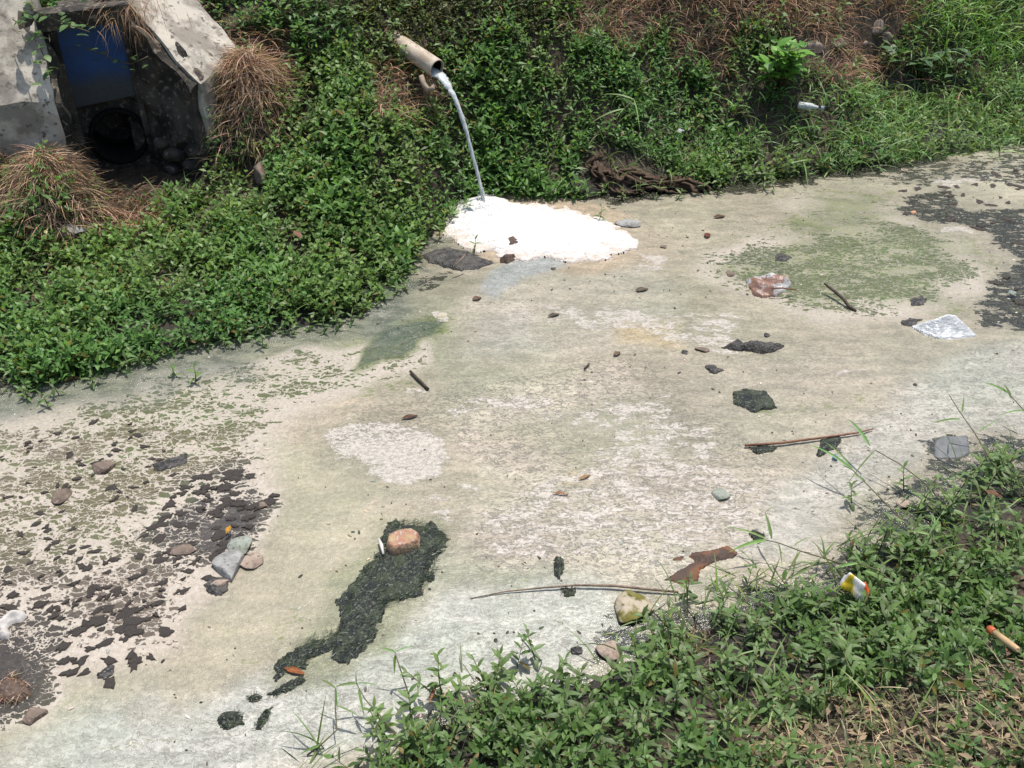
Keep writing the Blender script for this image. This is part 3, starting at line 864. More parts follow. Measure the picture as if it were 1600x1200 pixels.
def shoots(B, S, x, y, z, hgt, leafL, leafW, pairs, base_c, tip_c, hi=False, stem_c=(.10, .13, .05), tilt=.28):
    n = len(x)
    P = np.stack([x, y, z - .01], -1)
    ax = nrm(np.stack([rng.normal(0, tilt, n), rng.normal(-.08, tilt, n), np.ones(n)], -1))
    hgt = np.broadcast_to(hgt, (n,)); leafL = np.broadcast_to(leafL, (n,)); leafW = np.broadcast_to(leafW, (n,))
    e1 = nrm(np.cross(ax, np.array([0.2, 1, .1]))); e2 = np.cross(ax, e1)
    phi = rng.uniform(0, 6.28, n)
    tintv = jit(n, (1, 1, 1), .16, .10)
    add_stems(S, P, P + ax * hgt[:, None], .0016, jit(n, stem_c, .2))
    for k in range(pairs):
        t_ = (k + .6) / (pairs - .4) if pairs > 1 else 1
        t_ = min(t_, 1.0)
        for side in (0, math.pi):
            a = phi + k * 1.5708 + side + rng.normal(0, .22, n)
            el = (.05 + .85 * t_ ** 1.5) + rng.normal(0, .22, n)
            D = (e1 * np.cos(a)[:, None] + e2 * np.sin(a)[:, None]) * np.cos(el)[:, None] + ax * np.sin(el)[:, None]
            L = leafL * (1.0 - .38 * max(0, t_ - .55) / .45) * rng.uniform(.72, 1.2, n)
            keep = rng.random(n) < (.62 + .38 * t_)
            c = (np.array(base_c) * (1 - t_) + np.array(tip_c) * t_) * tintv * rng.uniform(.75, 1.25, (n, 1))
            q = P + ax * (hgt * t_)[:, None]
            yel = rng.random(n) < .03
            c[yel] = np.array([.22, .17, .05]) * rng.uniform(.6, 1.2, (yel.sum(), 1))
            add_leaves(B, q[keep], D[keep], ax[keep], L[keep], (leafW * rng.uniform(.85, 1.2, n))[keep], c[keep], droop=rng.uniform(.05, .4, keep.sum()), hi=hi)

# mat of creeping weed over the far bank
x, y, z, px, py, fd, nd = scatter(120000)
dry, gr, bare = dry_mask(px, py), grass_mask(px, py), bare_mask(px, py)
struct = poly_sd(x, y, STRUCT)
olive = pmask(px, py, [(540, -60), (760, -60), (860, 30), (760, 90), (650, 110), (560, 70)], 35)
clump = fbm(x * 4.2, y * 4.2, 3, 77)
dens = (fd > -.035) * (struct > .02) * (1 - .93 * dry) * (1 - .80 * gr) * (1 - .95 * bare) * (1 - .9 * olive) * (.42 + .75 * sstep(.32, .6, clump))
dens *= 1 - .88 * np.exp(-((x + 2.42) ** 2 / .30 ** 2 + (y - 4.86) ** 2 / .24 ** 2) ** 2)
dens *= 1 - .9 * np.exp(-((x + 1.52) ** 2 / .20 ** 2 + (y - 5.50) ** 2 / .17 ** 2) ** 2)
dens *= 1 - .8 * np.exp(-(((px - 1212) / 60) ** 2 + ((py - 125) / 35) ** 2) ** 2)
dens *= np.where(px > 1150, .75, 1.0)
dens *= np.where(py < 0, .5, 1.0) * np.where(poly_sd(x, y, FLOOR) < .06, 0.03, 1)
keep = rng.random(len(x)) < dens * .95 * (poly_sd(x, y, pw([(892, 300), (905, 277), (925, 262), (1000, 268), (1105, 290), (1100, 305)], .03)) > 0)
x, y, z, px, py, clump = [a[keep] for a in (x, y, z, px, py, clump)]
big = rng.uniform(.7, 1.3, len(x)) * (0.70 + .7 * clump)
drift = sstep(.35, .65, fbm(x * 1.3, y * 1.3, 3, 123))
B, S = Bat(), Bat()
drk_ = np.where(px < 330, .85, 1.0)[:, None]
cls = np.digitize(np.clip(drift + rng.normal(0, .2, len(x)), 0, 1), [.33, .66])
cls[(fbm(x * 2.2, y * 2.2, 3, 177) > .60) & (rng.random(len(x)) < .5)] = 3
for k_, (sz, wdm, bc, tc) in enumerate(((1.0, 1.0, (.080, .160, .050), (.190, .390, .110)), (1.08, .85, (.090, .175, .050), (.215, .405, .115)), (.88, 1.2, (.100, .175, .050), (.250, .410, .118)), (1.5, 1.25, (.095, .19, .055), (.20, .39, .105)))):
    s_ = cls == k_
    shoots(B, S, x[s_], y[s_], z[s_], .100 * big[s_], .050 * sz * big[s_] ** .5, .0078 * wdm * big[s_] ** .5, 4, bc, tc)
wm_ = tag(link_mesh('creeping_weed', B.mesh('creeping_weed', M_WEED)), 'dense mat of small leaved green weed covering the far bank down to the water', 'ground cover', kind='stuff')
tag(link_mesh('weed_stems', S.mesh('weed_stems', M_WEED)), 'thin upright stems under the weed leaves on the far bank', 'stems', kind='stuff')
print('weed shoots', len(x))

# fine olive foliage above the pipe
x, y, z, px, py, fd, nd = scatter(60000, -1.6, .9, 5.2, 7.2)
olive = pmask(px, py, [(540, -120), (780, -120), (880, 20), (780, 90), (650, 115), (560, 80)], 35)
keep = rng.random(len(x)) < olive * .28
x, y, z = x[keep], y[keep], z[keep]
B, S = Bat(), Bat()
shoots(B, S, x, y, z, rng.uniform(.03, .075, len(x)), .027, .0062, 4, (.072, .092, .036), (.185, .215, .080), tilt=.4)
tag(link_mesh('olive_foliage', B.mesh('olive_foliage', M_WEED)), 'fine olive green foliage on the slope above the white pipe', 'ground cover', kind='stuff')
tag(link_mesh('olive_stems', S.mesh('olive_stems', M_WEED)), 'thin stems of the olive foliage above the white pipe', 'stems', kind='stuff')

# weeds on the near bank, larger in view
x, y, z, px, py, fd, nd = scatter(30000, -1.2, 4.6, 1.0, 4.2)
dry = dry_mask(px, py)
cl = fbm(x * 4, y * 4, 3, 88)
dens = (.06 * (nd > -.15) + .94 * sstep(-.02, .26, nd + (cl - .5) * .45)) * (1 - .5 * dry) * (.33 + .85 * sstep(.42, .58, cl))
dens *= np.where((px < 1000) & (nd < -.06), .25, 1.0)
keep = rng.random(len(x)) < dens * .44
x, y, z, dry = [a[keep] for a in (x, y, z, dry)]
z = np.maximum(z, -.005)
B, S = Bat(), Bat()
big = rng.uniform(.7, 1.25, len(x))
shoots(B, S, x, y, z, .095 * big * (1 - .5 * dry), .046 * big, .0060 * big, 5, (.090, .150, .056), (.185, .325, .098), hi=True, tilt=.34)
tag(link_mesh('bank_weed', B.mesh('bank_weed', M_WEED)), 'mat of green weed with pointed leaves along the near bank at lower right', 'ground cover', kind='stuff')
tag(link_mesh('bank_weed_stems', S.mesh('bank_weed_stems', M_WEED)), 'pale stems of the weed along the near bank at lower right', 'stems', kind='stuff')
print('near shoots', len(x))

# grass: thick at upper right, loose blades through the weed
def grass(name, label, sel, L, Wd, base_c, el=(.5, 1.35), bend=(.6, 2.0), lift=0.0, mat=None, roll=None, seg=5, var=.22, az=None):
    x, y, z = sel; n = len(x)
    B = Bat()
    P = np.stack([x, y, np.maximum(z, 0) - .01 + lift * rng.random(n)], -1)
    add_blades(B, P, rng.uniform(0, 6.283, n) if az is None else rng.normal(az, 1.15, n), rng.uniform(*el, n), L * rng.uniform(.55, 1.25, n), Wd * rng.uniform(.7, 1.25, n), rng.uniform(*bend, n), jit(n, base_c, var), seg,
               rng.normal(0, .7, n) if roll is None else rng.normal(0, roll, n))
    return tag(link_mesh(name, B.mesh(name, mat or M_GRASS)), label, 'grass', kind='stuff')

x, y, z, px, py, fd, nd = scatter(60000, .4, 4.7, 5.0, 8.4)
gm = grass_mask(px, py); dry = dry_mask(px, py); bare = bare_mask(px, py)
cl = fbm(x * 3.1, y * 3.1, 3, 99)
keep = rng.random(len(x)) < (fd > -.06) * gm * (1 - .85 * dry) * (1 - .9 * bare) * (.35 + .9 * sstep(.35, .6, cl)) * .42 * np.where(py < 0, .5, 1)
sel = [a[keep] for a in (x, y, z)]
lush = px[keep] > 1395
up = lush & (py[keep] < 105)
grass('tall_grass', 'lush bright green grass at the upper right on top of the bank', [a[up] for a in sel], .27, .0062, (.20, .36, .09), (.7, 1.4), (.9, 2.4))
lo_ = ~up
grass('bank_grass', 'tangled green grass blades reaching down to the water at the right', [a[lo_] for a in sel], .20, .0056, (.19, .31, .10), (.25, 1.2), (.3, 2.2))
print('grass', keep.sum())
# loose blades in the near bank
x, y, z, px, py, fd, nd = scatter(52000, -.8, 4.6, 1.0, 4.2)
cl = fbm(x * 3, y * 3, 3, 111)
keep = rng.random(len(x)) < (sstep(-.18, .02, nd) * (.25 + .9 * sstep(.45, .6, cl)) * .13 + .10 * (np.abs(nd) < .14)) * np.where(px > 1000, 1.3, .35)
grass('loose_grass', 'loose green grass blades among the weeds on the near bank', (x[keep], y[keep], z[keep]), .17, .0042, (.17, .25, .085), (.2, 1.2), (.1, 1.6))

# straw
x, y, z, px, py, fd, nd = scatter(300000)
dry = dry_mask(px, py)
struct = poly_sd(x, y, STRUCT)
near = (nd > 0)
keep = rng.random(len(x)) < dry * np.where(near, .62, .85) * ((fd > .02) | near) * ((struct > .0) | (px < 150) | (py < 20)) * (1 - .9 * bare_mask(px, py))
x, y, z, px, py = [a[keep] for a in (x, y, z, px, py)]
for nm, lab, selm, colr, wd, ln in (
        ('straw', 'rust brown dry straw lying on the far bank and its hummocks', (y > 4.3), (.42, .27, .175), .0022, .15),
        ('dead_grass', 'brown dead grass matted on the near bank at the lower right corner', (y <= 4.3), (.44, .34, .22), .0016, .085)):
    s_ = selm
    grass(nm, lab, (x[s_], y[s_], z[s_]), ln, wd, colr, (.05, 1.0) if nm == 'straw' else (-.05, .6), (.4, 1.9) if nm == 'straw' else (.1, .9), .06 if nm == 'straw' else .035, M_STRAW, 1.0, 4, .36, -1.35 if nm == 'straw' else None)
# brown litter thinly through all green cover
x, y, z, px, py, fd, nd = scatter(30000)
keep = rng.random(len(x)) < ((fd > .03) | (nd > .0)) * .35 * (poly_sd(x, y, STRUCT) > 0)
grass('plant_litter', 'thin dead stalks strewn under the green weeds on both banks', (x[keep], y[keep], z[keep]), .09, .0018, (.19, .135, .075), (-.1, .5), (.0, .8), .02, M_STRAW, 1.0, 3, .35)

# dead and dusty leaves lying under and between the near weeds
x, y, z, px, py, fd, nd = scatter(60000, -.8, 4.6, 1.0, 4.2)
dryn = dry_mask(px, py)
keep = rng.random(len(x)) < (nd > .02) * (.10 + .75 * dryn)
x, y, z = x[keep], y[keep], z[keep]; n = len(x)
B = Bat()
az = rng.uniform(0, 6.283, n); el = rng.normal(.1, .3, n)
D = np.stack([np.cos(az) * np.cos(el), np.sin(az) * np.cos(el), np.sin(el)], -1)
U = nrm(np.stack([rng.normal(0, .4, n), rng.normal(0, .4, n), np.ones(n)], -1))
cc = np.where(rng.random((n, 1)) < .5, np.array([[.17, .18, .085]]), np.array([[.25, .19, .12]])) * rng.uniform(.5, 1.35, (n, 1))
add_leaves(B, np.stack([x, y, z + rng.uniform(.002, .035, n)], -1), D, U, rng.uniform(.02, .045, n), rng.uniform(.004, .008, n), cc, droop=rng.uniform(-.1, .4, n))
tag(link_mesh('leaf_litter', B.mesh('leaf_litter', M_STRAW)), 'dusty dead leaves strewn over the near bank at lower right', 'leaf litter', kind='stuff')

# straggling blades through the weed of the far bank
x, y, z, px, py, fd, nd = scatter(16000, -4.2, 2.0, 3.4, 7.4)
keep = rng.random(len(x)) < (fd > .0) * (poly_sd(x, y, STRUCT) > .03) * .22 * np.where(px > 850, 1.5, .5)
grass('straggling_grass', 'long thin grass blades straggling through the weed of the far bank', (x[keep], y[keep], z[keep]), .20, .0034, (.19, .28, .10), (.3, 1.3), (.2, 1.8), .03)
# thick thatch of straw hanging over the hummocks
def thatch(name, label, cx, cy, rx, ry, n, L=.16):
    x, y = rng.normal(cx, rx, n), rng.normal(cy, ry, n)
    z = ground_z(x, y)
    k = z > .1
    return grass(name, label, (x[k], y[k], z[k]), L, .0025, (.42, .29, .19), (-.5, .45), (.2, 1.8), .06, M_STRAW, 1.0, 6, .40, None)
thatch('straw_hummock', 'thick brown straw hanging over the hummock left of the drain outlet', -2.44, 4.80, .15, .13, 6500)
thatch('straw_hummock', 'brown straw heap at the left edge below the left coping', -2.85, 5.05, .18, .16, 2400)
p_ = Vector((-1.49, 5.50, .8))
thatch('straw_hummock', 'brown straw hummock draping beside the right coping slab', p_.x, p_.y, .12, .10, 4500, .15)
p_ = W(1130, -12, .86)
thatch('straw_hummock', 'reddish straw along the top of the bank above the leafy bush', p_.x, p_.y, .70, .10, 4600, .18)
# ------------------------------------------------------------ white pipe, its water and the foam it makes
def tube_mesh(name, pts, radii, mat, sides=10, parent=None, cap=True, flat=1.0, smooth=True):
    pts = [Vector(p) for p in pts]; n = len(pts)
    bm = bmesh.new(); rows = []
    ref = Vector((.13, .21, 1)).normalized()
    for i, p in enumerate(pts):
        d = (pts[min(i + 1, n - 1)] - pts[max(i - 1, 0)]).normalized()
        s = d.cross(ref)
        if s.length < .05: s = d.cross(Vector((1, 0, 0)))
        s.normalize(); u = s.cross(d).normalized()
        r = radii[i] if isinstance(radii, (list, tuple)) else radii
        rows.append([bm.verts.new(p + (s * math.cos(a) + u * math.sin(a) * flat) * r) for a in (2 * math.pi * k / sides for k in range(sides))])
    for a, b_ in zip(rows, rows[1:]):
        for k in range(sides): bm.faces.new((a[k], a[(k + 1) % sides], b_[(k + 1) % sides], b_[k]))
    if cap:
        bm.faces.new(rows[0][::-1]); bm.faces.new(rows[-1])
    me = bpy.data.meshes.new(name)
    bmesh.ops.recalc_face_normals(bm, faces=bm.faces[:])
    for f in bm.faces: f.smooth = smooth and len(f.verts) == 4
    bm.to_mesh(me); bm.free()
    return link_mesh(name, me, parent, mat)

MOUTH = W(683, 107, .735)
PDIR = Vector((.70, -.68, -.22)).normalized()
ROOT = MOUTH - PDIR * .46
M_PVC = mat_basic('yellowed_plastic', (.56, .48, .38), (.40, .32, .235), 9.0, .5, .3, .35, 6.0, .4, .62, c3=(.28, .21, .15))
pipe = empty('discharge_pipe', ROOT, 'cream plastic discharge pipe pouring white water from the bank', 'pipe')
def pipe_body():
    bm = bmesh.new(); N = 40
    ref = Vector((0, 0, 1)); s = PDIR.cross(ref).normalized(); u = s.cross(PDIR)
    rows = []
    for d, r in ((0, .053), (.20, .053), (.455, .0535), (.46, .0525), (.46, .0475), (.455, .047), (.1, .047), (.02, .047)):
        rows.append([bm.verts.new(PDIR * d + (s * math.cos(a) + u * math.sin(a)) * r) for a in (2 * math.pi * k / N for k in range(N))])
    for a, b_ in zip(rows, rows[1:]):
        for k in range(N): bm.faces.new((a[k], a[(k + 1) % N], b_[(k + 1) % N], b_[k]))
    bm.faces.new(rows[-1])
    me = bpy.data.meshes.new('barrel'); bmesh.ops.recalc_face_normals(bm, faces=bm.faces[:])
    for f in bm.faces: f.smooth = len(f.verts) == 4
    bm.to_mesh(me); bm.free()
    link_mesh('barrel', me, pipe, M_PVC)
    # dark lining inside the bore
    rows = []; bm = bmesh.new()
    for d in (.03, .2, .445):
        rows.append([bm.verts.new(PDIR * d + (s * math.cos(a) + u * math.sin(a)) * .0462) for a in (2 * math.pi * k / 24 for k in range(24))])
    for a, b_ in zip(rows, rows[1:]):
        for k in range(24): bm.faces.new((a[k], b_[k], b_[(k + 1) % 24], a[(k + 1) % 24]))
    bm.faces.new(rows[0])
    me = bpy.data.meshes.new('bore'); bm.to_mesh(me); bm.free()
    link_mesh('bore', me, pipe, M_BLACK)
pipe_body()
# old broken socket round its root
tube_mesh('socket', [PDIR * .02, PDIR * .10, PDIR * .125], [.064, .061, .056], M_PVC, 24, pipe, cap=False)
hook = [W(658, 118, .70), W(662, 131, .66), W(668, 140, .635), W(676, 139, .64), W(678, 128, .66)]
lo = tag(tube_mesh('bent_pipe', hook, [.015, .017, .018, .016, .012], mat_basic('dull_plastic', (.36, .29, .22), (.22, .17, .125), 12.0, .7, .3, .2, 5.0), 12), 'short bent cream pipe hanging beneath the larger discharge pipe', 'pipe')

# falling water: a ballistic jet that narrows and ripples
t = NT('milky_water')
v = t.coord()
n1 = t.noise(t.coord(scale=(1, 1, .25)), 60, 4.0)
c = t.mix(t.step(n1, .3, .6), (.54, .60, .60), (.80, .83, .81))
b = t.bsdf(Base__Color=c, Roughness=.12, Normal=t.bump(n1, .5, .006))
b.inputs['Transmission Weight'].default_value = .3
b.inputs['IOR'].default_value = 1.33
M_JET = t.end(b.outputs[0])
LAND = W(757, 322, .03)
def jet():
    v0 = Vector((LAND.x - MOUTH.x, LAND.y - MOUTH.y, 0))
    T = math.sqrt(2 * (MOUTH.z - .035 - LAND.z) / 9.81)
    v0 /= T
    s = v0.cross(Vector((0, 0, 1))).normalized()
    bm = bmesh.new(); rows = []; N, SG = 16, 90
    # stream lying in the pipe first, then falling
    path = []
    st = MOUTH - PDIR * .16 - Vector((0, 0, .036))
    for k in range(10):
        path.append((st.lerp(MOUTH - Vector((0, 0, .033)), k / 9.5), .036, .014))
    for k in range(SG + 1):
        tt = T * k / SG; f = k / SG
        p = MOUTH - Vector((0, 0, .033)) + v0 * tt - Vector((0, 0, .5 * 9.81 * tt * tt))
        path.append((p, max(.036 * (1 - 2.6 * f), 0) ** 1.0 * .60 + .0160 - .006 * f, .013 * (1 - f) + .010 * f))
    for i, (p, a, b_) in enumerate(path):
        d = (path[min(i + 1, len(path) - 1)][0] - path[max(i - 1, 0)][0]).normalized()
        u = s.cross(d).normalized()
        row = []
        for k in range(N):
            an = 2 * math.pi * k / N
            w = 1 + (.55 * (float(fbm(i * .22, k * .35, 3, 4)) - .5) + .35 * (float(vnoise(i * .55, math.cos(an) * 1.3, 6)) - .5)) * min(1, i / 12)
            sway = s * ((float(vnoise(i * .09, 3.3, 8)) - .5) * .012 * min(1, i / 30))
            row.append(bm.verts.new(p + sway + (s * math.cos(an) * a + u * math.sin(an) * b_) * w))
        rows.append(row)
    for a, b_ in zip(rows, rows[1:]):
        for k in range(N): bm.faces.new((a[k], a[(k + 1) % N], b_[(k + 1) % N], b_[k]))
    bm.faces.new(rows[0][::-1]); bm.faces.new(rows[-1])
    for f in bm.faces: f.smooth = True
    bmesh.ops.recalc_face_normals(bm, faces=bm.faces[:])
    me = bpy.data.meshes.new('water_jet'); bm.to_mesh(me); bm.free()
    return tag(link_mesh('water_jet', me, None, M_JET), 'thin arc of milky water falling from the cream pipe into foam', 'water jet')
jet()

def drops():
    bm = bmesh.new()
    for _ in range(150):
        f = random.random() ** .5
        if random.random() < .45:
            a = random.uniform(0, 6.28); r = abs(random.gauss(0, .07))
            p = LAND + Vector((math.cos(a) * r, math.sin(a) * r, random.uniform(.02, .09)))
        else:
            p = MOUTH.lerp(LAND, f) ; p.z = MOUTH.z - .035 - (MOUTH.z - .035 - LAND.z) * f * f
            p += Vector((random.gauss(0, .012), random.gauss(0, .012), random.gauss(0, .01)))
        bmesh.ops.create_icosphere(bm, subdivisions=1, radius=random.uniform(.0012, .0042), matrix=Matrix.Translation(p))
    for f in bm.faces: f.smooth = True
    me = bpy.data.meshes.new('water_drops'); bm.to_mesh(me); bm.free()
    tag(link_mesh('water_drops', me, None, M_JET), 'drops of milky water thrown off round the falling jet', 'water', kind='stuff')
drops()

def patch(name, pts, hfun, mat, step=.008, z0=0.0, rag=.03, edge=.05, attrs=None, parent=None, world=False, under=.012, ragf=9, flatbase=False):
    """a lump with a traced plan: height hfun(x, y, inside distance) over the plan, skirts down to the surface"""
    P = np.array(pts if world else pw(pts, z0))
    x0, y0 = P.min(0) - .08; x1, y1 = P.max(0) + .08
    gx, gy = np.arange(x0, x1, step), np.arange(y0, y1, step)
    X, Y = np.meshgrid(gx, gy)
    sd = -poly_sd(X + (fbm(X * ragf, Y * ragf, 4, 12) - .5) * rag * 2, Y + (fbm(X * ragf, Y * ragf, 4, 19) - .5) * rag * 2, P)
    h = hfun(X, Y, sd)
    Zs = z0 + np.where(sd > 0, h, -under)
    inside = sd > -step * 1.2
    q = grid_q(len(gx), len(gy))
    ok = inside.ravel()[q].all(1)
    q = q[ok]
    used = np.unique(q); remap = -np.ones(X.size, int); remap[used] = np.arange(len(used))
    V = np.stack([X, Y, Zs], -1).reshape(-1, 3)[used]
    cen = V.mean(0); cen[2] = z0
    at = {k: f(X, Y, sd).reshape(X.size, -1)[used].squeeze(-1) if True else 0 for k, f in (attrs or {}).items()}
    me = np_mesh(name, V - cen, None, remap[q], mat, attrs=at)
    o = link_mesh(name, me, parent)
    o.location = cen
    return o

# foam
t = NT('white_foam')
v = t.coord()
wv_ = t.noise(v, 8.0, 4.0, .6, color=True)
va = t.n('ShaderNodeVectorMath', _operation='SCALE'); t.put(va, 0, wv_); va.inputs['Scale'].default_value = .22
vb_ = t.n('ShaderNodeVectorMath', _operation='ADD'); t.put(vb_, 0, v); t.put(vb_, 1, va.outputs[0])
n1 = t.noise(vb_.outputs[0], 9.0, 6.0, .6); n2 = t.noise(v, 90.0, 3.0); sc_ = t.n('ShaderNodeMapping', Vector=vb_.outputs[0]); sc_.inputs['Scale'].default_value = (.45, 1.5, 1); sc_.inputs['Rotation'].default_value = (0, 0, .35)
n3 = t.noise(sc_.outputs[0], 34.0, 5.0, .65)
E = t.attr('rim').outputs['Fac']
c = t.mix(t.step(n2, .3, .7), (.82, .815, .80), (.74, .73, .71))
vein = t.math('MULTIPLY', t.step(n3, .58, .66), t.step(E, .0, .6, .30, 1.0))
c = t.mix(vein, c, (.50, .36, .28))
rimm = t.step(t.math('ADD', E, t.math('MULTIPLY', t.math('SUBTRACT', n3, .5), 2.2)), .55, 1.0)
c = t.mix(t.math('MULTIPLY', rimm, .8), c, (.62, .52, .43))
b = t.bsdf(Base__Color=c, Roughness=.55, Normal=t.bump(t.math('ADD', n2, t.math('MULTIPLY', n3, 2.0)), .7, .014))
b.inputs['Subsurface Weight'].default_value = 0
M_FOAM = t.end(b.outputs[0])
FOAM = [(690, 345), (705, 325), (735, 314), (770, 312), (805, 318), (850, 320), (900, 331), (945, 347), (985, 366), (1002, 381), (985, 393), (950, 403), (920, 412), (880, 406), (850, 405), (815, 409), (790, 404), (765, 395), (735, 392), (712, 380), (700, 365)]
def foam_h(X, Y, sd):
    l = LAND
    splash = np.exp(-((X - l.x) ** 2 + (Y - l.y) ** 2) / .16 ** 2)
    return .006 + .014 * sstep(0, .12, sd) * (.5 + fbm(X * 7, Y * 7, 4, 5)) + .045 * splash * (.6 + .8 * fbm(X * 22, Y * 22, 3, 6)) + .007 * fbm(X * 45, Y * 45, 2, 8)
fo = patch('foam_patch', FOAM, foam_h, M_FOAM, .007, 0, .06, ragf=15, attrs={'rim': lambda X, Y, sd: np.clip(1 - sd / .20, 0, 1)})
tag(fo, 'bright white patch of foam where the falling water lands', 'foam')

# ------------------------------------------------------------ floating mats, rags, stones and litter
M_ALGAE = mat_basic('black_algae', (.012, .016, .013), (.042, .056, .030), 26.0, .4, 1.0, .5, 6.0, .42, .60, c3=(.15, .16, .125), dist=.02)
M_MUD = mat_basic('black_mud', (.030, .029, .028), (.085, .078, .072), 26.0, .5, .9, .4, 6.0, .4, .6, c3=(.16, .155, .14), dist=.02)
M_BROWN = mat_basic('brown_sludge', (.075, .055, .045), (.13, .088, .065), 20.0, .7, .7, .25, 5.0, c3=(.20, .15, .11))
M_RUST = mat_basic('rotten_bark', (.085, .060, .050), (.20, .095, .050), 9.0, .75, .8, .2, 6.0, .42, .58, c3=(.06, .04, .03), dist=.02)
M_STRAND = mat_leaf('algae_strand', rough=.4, trans=.05)

def lumpy(h, f=22, edge=.05, seed=1, fine=.3):
    return lambda X, Y, sd: .004 + h * sstep(0, edge, sd) * (.45 + .9 * fbm(X * f, Y * f, 4, seed)) + fine * h * (fbm(X * 70, Y * 70, 2, seed + 5) - .3)

def thing_patch(name, label, cat, pts, h, mat, f=22, edge=.05, rag=.03, z0=0.0, seed=1, step=.007, group=None):
    o = patch(name, pts, lumpy(h * (.55 if mat is M_MUD and h < .02 else 1), f, edge, seed), mat, step, z0, rag * (2.0 if mat is M_MUD and h < .02 else 1), ragf=20 if mat in (M_ALGAE, M_MUD) else 9)
    return tag(o, label, cat, group)

ALG = [(600, 828), (625, 815), (655, 816), (690, 832), (697, 850), (683, 880), (678, 905), (655, 930), (630, 945), (598, 955), (592, 985), (575, 1012), (550, 1022), (545, 1034), (515, 1032), (512, 1012), (490, 1030), (468, 1052), (425, 1062), (440, 1028), (480, 1000), (522, 985), (535, 950), (548, 920), (570, 890), (590, 860)]
am = thing_patch('algae_mat', 'long dark mat of black green algae trailing across the pale scum', 'algae mat', ALG, .009, M_ALGAE, 30, .05, .045, step=.006)
def strands(parent, pts, n, L, c, name='strand', w=.0011, az0=None, spread=6.28, z=.012, el=(-.05, .15), inset=.004):
    P = np.array(pw(pts)); lo_, hi_ = P.min(0), P.max(0)
    x, y = rng.uniform(lo_[0], hi_[0], n * 4), rng.uniform(lo_[1], hi_[1], n * 4)
    k = poly_sd(x, y, P) < -inset
    x, y = x[k][:n], y[k][:n]; m = len(x)
    B = Bat()
    loc = np.array(parent.location)
    az = rng.uniform(0, 6.28, m) if az0 is None else az0 + rng.normal(0, spread, m)
    add_blades(B, np.stack([x, y, np.full(m, z)], -1) - loc, az, rng.uniform(*el, m), L * rng.uniform(.5, 1.3, m), w * rng.uniform(.7, 1.5, m), rng.uniform(.2, 1.0, m), jit(m, c, .4), 4, rng.normal(0, .9, m))
    o = link_mesh(name, B.mesh(name, M_STRAND), parent); o['kind'] = 'stuff'
    return o
strands(am, ALG, 1700, .035, (.04, .055, .03), az0=.9, spread=.5, el=(-.1, .08), inset=.004)

